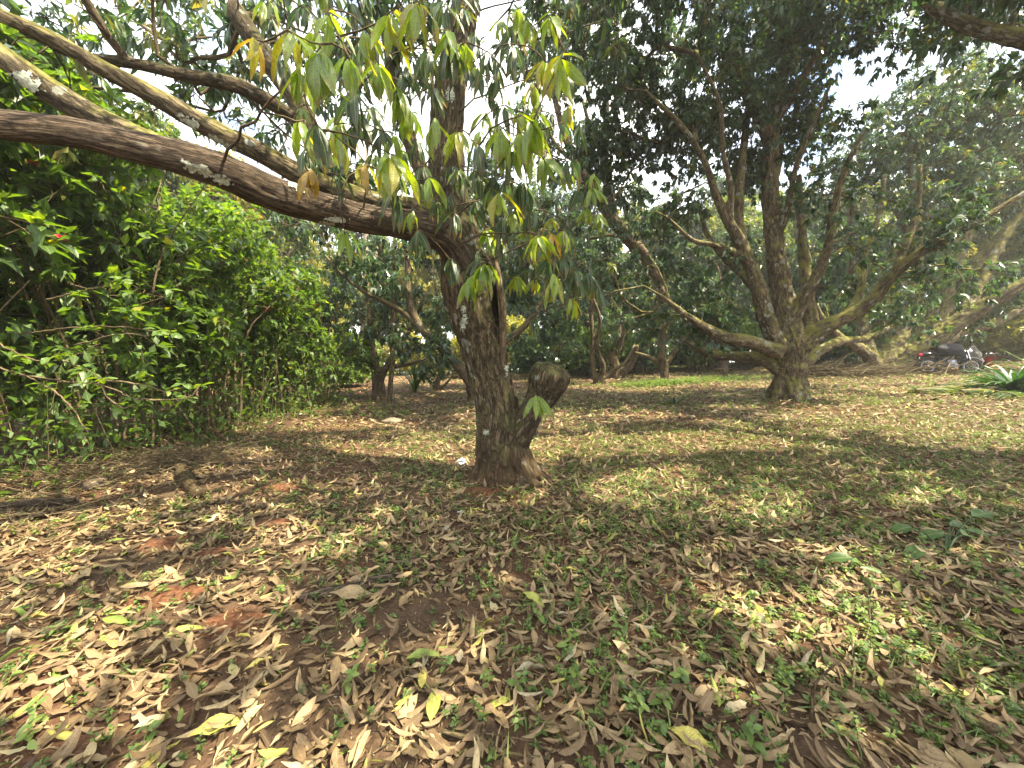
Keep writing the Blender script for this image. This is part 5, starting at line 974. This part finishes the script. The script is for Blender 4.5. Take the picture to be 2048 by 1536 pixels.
# ---------------------------------------------------------------- weeds and seedlings
WT = [leaf_tpl(2, .55, .2, .3, 0, 0, 0, .42), leaf_tpl(2, .48, .1, .6, .2, 0, 0, .45)]
def weeds(n, y0, y1, seed, h=(.03, .10), leaf=(.018, .042), cond=None):
    r = np.random.default_rng(seed); y = (r.uniform(y0 ** .9, y1 ** .9, n)) ** (1 / .9); x = r.uniform(-1, 1, n) * (1.45 * y + 1.2)
    dn = .6 * n2(x, y, 1.1, 40.0, 3) + .26 * sstep(-.7, 2.2, x) + .22 * np.exp(-((y - 5) / 2.0) ** 2) - .30 * sstep(-.8, -2.5, x) * (y < 5)
    k = (dn + r.normal(0, .30, n) > .10) & (r.random(n) > bare(x, y) * .7) & (np.hypot(x - T0[0], y - T0[1]) > .45) & (x > -4.6); return x[k], y[k]
def weed_arrays(x, y, r, hh, ls):
    n = len(x); base = np.stack([x, y, ground(x, y)], -1); P, D, U, S, Rn, A, Bb = [], [], [], [], [], [], []
    h = r.uniform(*hh, n); lean = np.stack([r.normal(0, .25, n), r.normal(0, .25, n), np.ones(n)], -1); top = base + lean * h[:, None]
    for lvl in range(4):
        f = (.35 + .65 * lvl / 3); pos = base + (top - base) * f
        for s in (0, 1):
            a = r.uniform(0, 6.28, n) * 0 + (lvl * 1.57 + s * 3.14) + r.normal(0, .4, n) + x * 37; d = np.stack([np.cos(a), np.sin(a), r.uniform(-.1, .5, n)], -1)
            P.append(pos); D.append(norm(d)); U.append(norm(np.stack([r.normal(0, .3, n), r.normal(0, .3, n), np.ones(n)], -1))); S.append(r.uniform(*ls, n) * (1.15 - .15 * lvl)); Rn.append(r.random(n))
    return base, top, np.concatenate(P), np.concatenate(D), np.concatenate(U), np.concatenate(S), np.concatenate(Rn)
wr = np.random.default_rng(5)
x, y = weeds(14000, .95, 6.5, 6); base_, top, P, D, U, S, R = weed_arrays(x, y, wr, (.015, .065), (.013, .032))
wm = scatter([rhomb_tpl(.6, .2, .25), rhomb_tpl(.5, .1, .2)], P, D, U, S, R); o = link('ground_weeds', wm, M_weed); o['kind'] = 'stuff'; tag(o, 'small green weeds growing through the leaf litter', 'weeds')
o = link('weed_stems', twig_mesh(base_, top, .0016, .001, (0, 0, 0)), M_grass); o['kind'] = 'stuff'; tag(o, 'thin stalks of the small green weeds', 'weeds')
x, y = weeds(14000, 7.5, 20, 8); base_, top, P, D, U, S, R = weed_arrays(x, y, wr, (.03, .10), (.03, .07)); o = link('ground_weeds', scatter(FAR, P, D, U, S, R), M_weed); o['kind'] = 'stuff'; tag(o, 'low green weeds patching the ground further back', 'weeds')
x, y = weeds(17000, 2.6, 10, 18); k = (x > -1.6) | (wr.random(len(x)) < .4); x, y = x[k], y[k]; base_, top, P, D, U, S, R = weed_arrays(x, y, wr, (.02, .06), (.018, .042)); o = link('ground_weeds', scatter(FAR, P, D, U, S, R), M_weed); o['kind'] = 'stuff'; tag(o, 'fine green carpet of weeds right of the nearest tree', 'weeds')
# far green patches below the mango row
n = 900; cx = [(1440, 762, 2.2, .45), (1350, 768, 1.6, .3), (690, 832, 2.2, .9), (1300, 772, 1.5, .5)]; PP = []
for (px, py, rx, ry) in cx:
    g = G(px, py); PP.append(np.stack([g[0] + wr.normal(size=n // 4) * rx * .5, g[1] + wr.normal(size=n // 4) * ry * .5], -1))
PP[2] = PP[2][::4]; PP = np.concatenate(PP); base_, top, P, D, U, S, R = weed_arrays(PP[:, 0], PP[:, 1], wr, (.05, .22), (.05, .11)); o = link('ground_cover', scatter(FAR, P, D, U, S, R), M_weed); o['kind'] = 'stuff'; tag(o, 'fresh green ground cover on the low bank below the far row', 'ground cover')
# seedlings near the camera as things
smesh = []
for q in range(7):
    r = np.random.default_rng(200 + q); b_, t_, P, D, U, S, R = weed_arrays(np.array([0.]), np.array([0.]), r, (.045, .085), (.028, .048)); zo = float(ground(0, 0)); P = P - [0, 0, zo]
    lm2 = scatter([leaf_tpl(4, .52, .22, .4, .1, .15, 0, .42, q)], P, D, U, S, R * .2 + q * .1); lm2.materials.append(M_weed); smesh.append((lm2, P))
x, y = weeds(1100, 1.0, 3.6, 17); dd = np.hypot(x, y); C0 = np.stack([x, y, ground(x, y)], -1) - [0, 0, CAMH]; dc = C0[:, 1] * CP - C0[:, 2] * SP; u = 1024 + F * C0[:, 0] / dc; v = 768 - F * (C0[:, 1] * SP + C0[:, 2] * CP) / dc; k = (u > 20) & (u < 2028) & (v < 1515); x, y, dd = x[k], y[k], dd[k]; o_ = np.argsort(dd)[:280]
for i in o_:
    q = int(wr.integers(0, 7)); ob = bpy.data.objects.new('seedling', smesh[q][0]); COL.objects.link(ob); ob.location = (x[i], y[i], float(ground(x[i], y[i])) + .008); ob.rotation_euler = (wr.normal() * .15, wr.normal() * .15, wr.uniform(0, 6.28)); ob.scale = (wr.uniform(.5, 1.1),) * 3
    tag(ob, 'small green seedling with paired pointed leaves growing through the litter', 'seedling', 'green seedlings in the leaf litter')
# broad-leaved plants, lower right
def broad(px, py, leaves, label, seed):
    g = G(px, py); root = thing('broad_leaved_plant', g, label, 'plant', 'broad-leaved ground plants'); r = np.random.default_rng(seed)
    for i, (lx, ly, s, a) in enumerate(leaves):
        p = G(lx, ly); h = r.uniform(.04, .10); d = np.array([math.cos(a), math.sin(a), r.uniform(-.1, .15)]); pos = p - d * s * .5 + [0, 0, h]; put_leaf(shrub_m, float(r.choice([.1, .3, .45, .6])), i % 4, pos, norm(d), norm(np.array([r.normal() * .15, -.35, 1])), s, root)
        P, R = smooth_path([g, (g + pos) / 2 + [0, 0, h * .5], pos], [.005, .004, .0025], .05); link('stalk', MB().tube(P, R, 5).mesh('stalk', g), M_grass, root)
broad(1890, 1110, [(1800, 1073, .19, 3.3), (1862, 1090, .16, 3.0), (1920, 1062, .22, .2), (1965, 1045, .20, .1), (1935, 1090, .18, .4), (1830, 1115, .17, 3.4), (1885, 1045, .16, 1.6), (1960, 1080, .15, -.3)], 'low plant with broad dark green leaves near the right edge', 301)
broad(1700, 1150, [(1675, 1140, .17, 3.1), (1722, 1138, .12, 0), (1740, 1165, .1, -.5)], 'low plant with one wide dark leaf, left of the broad-leaved plant near the right edge', 302)
broad(2060, 1350, [(2035, 1350, .16, 1.3), (2040, 1250, .12, 1.0)], 'green plant with upright oval leaves cut by the right edge', 303)
broad(1430, 990, [(1530, 990, .1, 1.9), (1505, 975, .12, 2.2)], 'small plant with narrow upright leaves in the weeds at centre right', 304)

# ---------------------------------------------------------------- sticks, logs, dead wood
def stick(name, label, cat, pts, w0, w1, mat, k=8, lift=.02, step=.05, seed=0, forks=(), cap=True, group=None):
    r = np.random.default_rng(seed); P = np.array([G(p[0], p[1]) + [0, 0, (p[2] if len(p) > 2 else lift)] for p in pts]); P, R = smooth_path(P, np.linspace(w0, w1, len(pts)), step)
    P = P + r.normal(size=P.shape) * w0 * .18; R = R * (1 + .45 * noise3(P * 17)); mb = MB().tube(P, R, k, cap)
    g = P[len(P) // 2].copy()
    for (at, dx, dy, dz, L) in forks:
        a = P[int(at * (len(P) - 1))]; e = a + np.array([dx, dy, dz]) * L; q, rr2 = smooth_path([a, (a + e) / 2 + r.normal(size=3) * L * .08, e], [w1 * .9, w1 * .6, w1 * .35], step); mb.tube(q, rr2, 6)
    o = link(name, mb.mesh(name, g), mat, None, tuple(g)); tag(o, label, cat, group); return o
stick('branch', 'grey lichened branch lying across the litter at the lower right', 'branch', [(1180, 1448), (1260, 1440), (1330, 1443), (1440, 1448), (1520, 1428), (1590, 1455), (1650, 1452), (1700, 1440)], .014, .008, M_bark, 10, .018, forks=[(.85, .8, .6, .15, .35)])
stick('stick', 'thin curved upright grey twig right of centre in the litter', 'twig', [(1378, 1285, .02), (1420, 1250, .03), (1437, 1195, .05), (1440, 1125, .07)], .005, .0025, M_twig, 6)
stick('stick', 'thin pale twig leaning at the top of the lower litter, left of the curved one', 'twig', [(1232, 1330, .01), (1262, 1240, .04), (1290, 1180, .05)], .005, .002, M_twig, 6)
stick('stick', 'long pale straw lying in the weeds at centre right', 'twig', [(1545, 980, .06), (1580, 1008, .04), (1612, 1035, .02)], .004, .0025, M_stem, 6)
stick('stick', 'thin forked twig standing in the litter at the lower right', 'twig', [(1705, 1400, .02), (1706, 1340, .05), (1700, 1300, .08)], .006, .003, M_twig, 6, forks=[(.6, .3, .3, .8, .08)])
stick('stick', 'slim upright twig in the small sunlit patch at lower right', 'twig', [(1720, 1310, .01), (1738, 1270, .05), (1735, 1230, .09)], .004, .002, M_twig, 6)
stick('stick', 'slim upright twig right of the small sunlit patch', 'twig', [(1872, 1305, .01), (1880, 1260, .05), (1880, 1220, .09)], .004, .002, M_twig, 6)
stick('stick', 'dark stick lying near the bottom edge, left of the lichened branch', 'stick', [(885, 1475), (950, 1490), (1010, 1515), (1100, 1530)], .008, .005, M_twig, 6)
stick('stick', 'pale forked stick near the bottom edge below the lichened branch', 'stick', [(1060, 1455, .04), (1110, 1475, .03), (1160, 1525, .02)], .007, .004, M_bark_far, 6, forks=[(.4, .7, .4, .2, .15)])
stick('stick', 'thin brown stick lying aslant left of centre', 'stick', [(795, 1115), (815, 1085), (835, 1055)], .007, .004, M_twig, 6)
stick('root', 'exposed dark root snaking out before the nearest tree', 'root', [(950, 1022, .0), (985, 1032, .03), (1020, 1040, .03), (1055, 1060, .01)], .022, .012, M_bark, 8)
stick('dead_branch', 'dark rotten plank of wood half buried left of centre', 'rotten wood', [(600, 1202), (650, 1190), (720, 1172), (790, 1155)], .034, .022, M_wood, 8, .012)
stick('log', 'short mossy log lying end-on at the edge of the sunlit patch by the hedge', 'log', [(362, 945, .05), (378, 972, .05), (392, 998, .03)], .055, .05, M_bark, 14, .05)
stick('log', 'weathered log lying at the left edge in the sunlit patch', 'log', [(-40, 1035, .05), (30, 1022, .06), (100, 1018, .06), (160, 1010, .05)], .045, .04, M_wood, 12, .05)
stick('log', 'dark rotting log lying behind the sunlit patch below the hedge', 'log', [(170, 985, .05), (215, 968, .05)], .05, .035, M_wood, 12, .05)
for i, (pts, lab) in enumerate([([(860, 850, .02), (1076, 880, .1), (1078, 872, .2)], None), ([(1074, 882, .02), (1080, 860, .1), (1098, 820, .35)], 'dark stick leaning against the back of the cut stump')]):
    if lab: stick('stick', lab, 'stick', pts, .02, .015, M_wood, 7)
# dead twigs and straw raked against the hedge
r = np.random.default_rng(12); A, Bq = [], []
for (px, py, sx, sy, n) in [(300, 930, .9, .35, 260), (130, 960, .7, .3, 170), (60, 1030, .5, .3, 90), (400, 915, .5, .3, 110), (550, 880, .5, .4, 60)]:
    g = G(px, py); a = g[None] + np.stack([r.normal(size=n) * sx * .6, r.normal(size=n) * sy * .6, np.zeros(n)], -1); a[:, 2] = ground(a[:, 0], a[:, 1]) + r.random(n) * .10; th = r.normal(.2, .7, n) + (r.random(n) < .5) * 3.14; L = r.uniform(.08, .5, n); A.append(a); Bq.append(a + np.stack([np.cos(th), np.sin(th), r.normal(.12, .22, n)], -1) * L[:, None])
A = np.concatenate(A); Bq = np.concatenate(Bq); Bq[:, 2] = np.maximum(Bq[:, 2], ground(Bq[:, 0], Bq[:, 1]) + .01); o = link('dead_twigs', twig_mesh(A, Bq, .0042, .002, (0, 0, 0)), M_stem); o['kind'] = 'stuff'; tag(o, 'tangle of dry twigs and straw raked up along the foot of the hedge', 'dead twigs')
r = np.random.default_rng(13); n = 110; yy = r.uniform(3.2, 10.5, n); xx = -5.0 + r.normal(0, .35, n) + .5 * np.exp(-((yy - 6) / 1.5) ** 2); a = np.stack([xx, yy, ground(xx, yy)], -1); b = a + np.stack([r.normal(.1, .3, n), r.normal(0, .25, n), r.uniform(.5, 1.7, n)], -1); o = link('dry_stems', twig_mesh(a, b, .005, .002, (0, 0, 0)), M_stem); o['kind'] = 'stuff'; tag(o, 'thin dry stems standing along the foot of the hedge', 'dry stems')
r = np.random.default_rng(14); n = 7000; yy = r.uniform(2.2, 10.5, n); xx = -5.0 + r.normal(0, .5, n); P = np.stack([xx, yy, ground(xx, yy) + r.random(n) ** 1.2 * 1.5], -1); o = link('hedge_undergrowth', scatter(SHRUB2, P, norm(r.normal(size=(n, 3)) + [0, 0, .4]), norm(r.normal(size=(n, 3)) * .5 + [0, 0, 1]), r.uniform(.05, .13, n), r.random(n) * .8), M_shrub); o['kind'] = 'stuff'; tag(o, 'low green undergrowth along the foot of the hedge', 'undergrowth')
n = 300; g0 = [(640, 850), (560, 870), (900, 1150), (300, 1400), (1500, 1350), (1800, 1200), (1200, 1250)]; A = []; r = np.random.default_rng(15)
y = r.uniform(1.1, 5, n); x = r.uniform(-1, 1, n) * (1.4 * y + .8); a = np.stack([x, y, ground(x, y) + .015 + r.random(n) * .02], -1); th = r.uniform(0, 6.28, n); b = a + np.stack([np.cos(th), np.sin(th), r.normal(0, .1, n)], -1) * r.uniform(.05, .28, n)[:, None]; o = link('fine_twigs', twig_mesh(a, b, .0028, .0015, (0, 0, 0)), M_twig); o['kind'] = 'stuff'; tag(o, 'fine broken twigs scattered through the leaf litter', 'twigs')

# ---------------------------------------------------------------- stone, litter
g = G(785, 846); o = link('stone', MB().ball((0, 0, .02), (.20, .12, .075), 20, 12, .25, 3).mesh('stone'), plain('sandstone', (.16, .125, .08), .9, scale=14), None, tuple(g)); tag(o, 'rounded tan stone lying in the clearing left of the nearest tree', 'stone')
g = G(923, 928); mb = MB(); mb.ball((0, 0, .03), (.045, .035, .035), 22, 14, .7, 8); mb.ball((.035, .01, .02), (.025, .025, .02), 14, 9, .8, 4); o = link('plastic_wrapper', mb.mesh('wrapper', smooth=False), plain('white_plastic', (.55, .56, .58), .3, scale=30), None, tuple(g)); tag(o, 'crumpled white plastic wrapper lying left of the nearest trunk', 'wrapper')
g = G(921, 1028); o = link('paper_scrap', MB().ball((0, 0, .018), (.03, .014, .008), 12, 7, .4, 9).mesh('scrap', smooth=False), plain('white_paper', (.6, .6, .56), .7), None, tuple(g)); tag(o, 'small white paper scrap lying before the red soil heap', 'paper scrap')

# ---------------------------------------------------------------- strap-leaved plants on the right
def strap_plant(name, px, py, n, L, label, mat, seed, w=.07, spread=1.0):
    g = G(px, py); root = thing(name, g, label, 'plant'); r = np.random.default_rng(seed)
    for i in range(n):
        a = r.uniform(0, 6.28); l = L * r.uniform(.6, 1.1); t = np.linspace(0, 1, 9); el = r.uniform(.7, 1.35) / spread; bend = r.uniform(.6, 1.6); hx = np.cumsum(np.cos(el - bend * t) * l / 8); hz = np.cumsum(np.sin(el - bend * t) * l / 8); hx -= hx[0]; hz -= hz[0]
        hw = w * .5 * np.sin(np.pi * (t * .92 + .08)) ** .7 * r.uniform(.8, 1.2); c, s = math.cos(a), math.sin(a); V = []
        for k in range(9):
            for sg, up in ((-1, .012), (0, 0), (1, .012)): V.append([hx[k] * c - sg * hw[k] * s + c * .04, hx[k] * s + sg * hw[k] * c + s * .04, max(hz[k] + up, .01)])
        Q = []
        for k in range(8): b = k * 3; Q += [[b, b + 3, b + 4, b + 1], [b + 1, b + 4, b + 5, b + 2]]
        m = mesh_np('leaf', np.array(V), [np.array(Q)], rnd=np.full(27, r.random())); link('leaf', m, mat, root)
    return root
strap_plant('strap_leaved_plant', 2030, 785, 120, .95, 'clump of arching dark green strap leaves at the right edge', M_grass, 401, .09, 1.0)
strap_plant('strap_leaved_plant', 1985, 772, 40, .65, 'smaller strap-leaved clump left of the big one at the right edge', M_grass, 402, .08, 1.0)
strap_plant('strap_leaved_plant', 2100, 770, 70, 1.15, 'tallest strap-leaved clump, half cut by the right edge', M_grass, 404, .08)
strap_plant('cordyline', 1958, 742, 30, 1.0, 'dark red spiky-leaved cordyline behind the motorbike', M_redleaf, 403, .07, .8)
strap_plant('strap_leaved_plant', 829, 786, 36, 1.3, 'narrow-leaved spiky plant in the sunlit edge left of the nearest trunk', M_grass, 405, .05, .7)
strap_plant('seedling', 1349, 808, 12, .28, 'dark leafy seedling alone on the open litter right of the stump', M_mango, 406, .06)
for i, (pts, lab) in enumerate([([(1830, 790), (1890, 783), (1960, 778)], 'fallen grey-green palm frond, front one before the motorbike'), ([(1870, 778), (1920, 775), (1985, 772)], 'fallen palm frond lying behind the front frond'), ([(1920, 792), (1965, 790), (2020, 798)], 'fallen palm frond nearest the strap-leaved clump')]):
    P, R = smooth_path([G(*p) + [0, 0, .12] for p in pts], [.03, .025, .01], .06); g = P[0].copy(); root = thing('palm_frond', g, lab, 'palm frond', 'fallen palm fronds'); link('rib', MB().tube(P, R, 7).mesh('rib', g), M_stem, root); r = np.random.default_rng(i); n = len(P) * 5
    ix = np.repeat(np.arange(len(P)), 5); T = norm(np.gradient(P, axis=0))[ix]; sd = np.where(r.random(n) < .5, 1, -1)[:, None] * np.cross(T, [0, 0, 1]); D = norm(sd + T * .8 + r.normal(size=(n, 3)) * .15 - [0, 0, .12])
    link('leaflets', scatter([rhomb_tpl(.09, .1, .3)], P[ix], D, norm(r.normal(size=(n, 3)) * .3 + [0, 0, 1]), r.uniform(.3, .5, n), r.random(n), g), M_far, root, kind='stuff')

# ---------------------------------------------------------------- motorbike with a covered load
gb = G(1898, 748); bike = thing('motorbike', gb, 'parked motorbike with a black load and red tail lamp, far right under the trees', 'motorbike', rz=math.radians(-22), scale=.86)
M_black = plain('black_cover', (.012, .012, .015), .8, scale=6); M_tyre = plain('tyre_rubber', (.025, .025, .027), .8); M_chrome = plain('chrome', (.55, .55, .57), .25, 1.0, .02); M_red = plain('red_lamp', (.62, .03, .07), .3, var=.05); M_grey = plain('grey_cover', (.11, .10, .085), .9, scale=8); M_eng = plain('engine_alloy', (.28, .28, .30), .4, .8)
def bp_(name, mb, mat, parent=bike, smooth=True): return link(name, mb.mesh(name, smooth=smooth), mat, parent)
Rz = np.array([[0, 1, 0], [1, 0, 0], [0, 0, 1.]])
for x in (-.66, .62):
    w = bp_('wheel', MB().ring((x, 0, .31), .27, .045, rot=Rz), M_tyre); bp_('rim', MB().ring((x, 0, .31), .215, .015, rot=Rz, nv=6), M_chrome, w)
    sp = MB(); [sp.tube([(x, 0, .31), (x + .21 * math.cos(a), 0, .31 + .21 * math.sin(a))], [.004, .004], 4) for a in np.arange(12) * math.pi / 6]; sp.ball((x, 0, .31), (.05, .05, .05)); bp_('spokes', sp, M_chrome, w)
    bp_('mudguard', MB().tube([(x + .33 * math.cos(a), 0, .31 + .33 * math.sin(a)) for a in np.linspace(.5, 2.6, 9)], [.05] * 9, 6), M_black)
fr = MB(); fr.tube([(.45, 0, .85), (.2, 0, .5), (-.1, 0, .32), (-.4, 0, .4), (-.66, 0, .31)], [.025] * 5, 7); fr.tube([(.45, 0, .82), (0, 0, .72), (-.6, 0, .74), (-.85, 0, .72)], [.025] * 4, 7); bp_('frame', fr, M_black)
fk = MB(); [fk.tube([(.62, s * .07, .31), (.42, s * .07, .95)], [.024, .022], 8) for s in (-1, 1)]; bp_('front_fork', fk, M_chrome)
hb = MB(); hb.tube([(.32, -.36, 1.04), (.38, -.2, 1.06), (.42, 0, 1.0), (.38, .2, 1.06), (.32, .36, 1.04)], [.014] * 5, 7); bp_('handlebar', hb, M_chrome)
for s in (-1, 1): bp_('mirror', MB().tube([(.38, s * .22, 1.05), (.36, s * .3, 1.24)], [.007, .007], 5).ball((.36, s * .31, 1.28), (.02, .06, .045)), M_black)
bp_('headlamp', MB().ball((.52, 0, .92), (.09, .09, .09)), M_chrome); bp_('fuel_tank', MB().ball((.16, 0, .84), (.27, .14, .13), 18, 10), M_black); bp_('engine', MB().ball((.02, 0, .45), (.18, .13, .17), 10, 7, .25, 2).box((.05, 0, .34), (.3, .2, .12)), M_eng, smooth=False)
bp_('exhaust', MB().tube([(.12, .13, .38), (-.1, .16, .28), (-.7, .18, .34)], [.025, .03, .045], 9), M_chrome); bp_('seat', MB().ball((-.3, 0, .82), (.40, .14, .07), 18, 8), M_black); bp_('tail_lamp', MB().ball((-.92, 0, .76), (.07, .10, .07)), M_red); bp_('rear_rack', MB().box((-.72, 0, .84), (.36, .26, .02)), M_chrome)
bp_('side_cover', MB().box((-.28, 0, .60), (.30, .20, .20)), M_red if False else M_black); bp_('number_plate', MB().box((-.98, 0, .62), (.015, .20, .12)), M_chrome)
bp_('side_stand', MB().tube([(-.05, .1, .3), (-.1, .28, 0.0)], [.012, .012], 6), M_chrome)
o = link('load_cover', MB().ball((0, 0, 0), (.42, .28, .20), 26, 16, .30, 6).mesh('cover'), M_black, None, tuple(gb + [.0, .05, .86])); tag(o, 'lumpy black cover thrown over the motorbike seat', 'cover')
gs = G(1938, 745); o = link('sack', MB().ball((0, 0, .42), (.27, .25, .46), 26, 18, .30, 12).mesh('sack'), M_grey, None, tuple(gs)); tag(o, 'grey-brown draped sack standing behind the motorbike on its right', 'sack')
o = stick('stick', 'pale stick propped against the motorbike', 'stick', [(1888, 752, .0), (1895, 750, .3), (1903, 749, .62)], .02, .016, M_stem, 7, step=.2)
# brushwood behind the fan-shaped tree
r = np.random.default_rng(19); n = 500; g = G(1700, 752); a = g[None] + np.stack([r.normal(0, 1.8, n), r.normal(0, .5, n), r.random(n) * .35], -1); th = r.normal(0, .5, n); b = a + np.stack([np.cos(th), np.sin(th) * .5, r.normal(0, .2, n)], -1) * r.uniform(.4, 1.6, n)[:, None]; b[:, 2] = np.maximum(b[:, 2], ground(b[:, 0], b[:, 1]))
o = link('brushwood', twig_mesh(a, b, .014, .006, (0, 0, 0)), M_twig); o['kind'] = 'stuff'; tag(o, 'low heap of cut brushwood behind the fan-shaped tree', 'brushwood')

# fine grass blades among the weeds
x, y = weeds(5200, 1.0, 9, 61); r = np.random.default_rng(62); x = np.repeat(x, 3) + r.normal(0, .012, len(x) * 3); y = np.repeat(y, 3) + r.normal(0, .012, len(y) * 3); n = len(x); a = r.uniform(0, 6.28, n)
D = norm(np.stack([np.cos(a) * .6, np.sin(a) * .6, r.uniform(.3, 1.3, n)], -1)); o = link('grass_blades', scatter([rhomb_tpl(.07, .4, .2)], np.stack([x, y, ground(x, y)], -1), D, norm(r.normal(size=(n, 3)) * .5 + [0, 0, 1]), r.uniform(.03, .10, n), r.random(n)), M_weed); o['kind'] = 'stuff'; tag(o, 'fine grass blades growing thinly among the fallen leaves', 'grass')

# ---------------------------------------------------------------- thin air volume added to imitate veiling lens glow
hz = MB().box((0, 60, 8), (190, 206, 36)); hm, hnt, hout = newmat('lens_glow_veil'); pv = hnt.nodes.new('ShaderNodeVolumePrincipled'); pv.inputs['Color'].default_value = (.95, .95, .9, 1); pv.inputs['Density'].default_value = .0018; pv.inputs['Anisotropy'].default_value = .3
hnt.links.new(pv.outputs[0], hout.inputs['Volume']); ho = link('glow_veil', hz.mesh('glow_veil', smooth=False), hm); ho['kind'] = 'stuff'; tag(ho, 'thin pale air volume added to imitate lens glow', 'glow_veil')
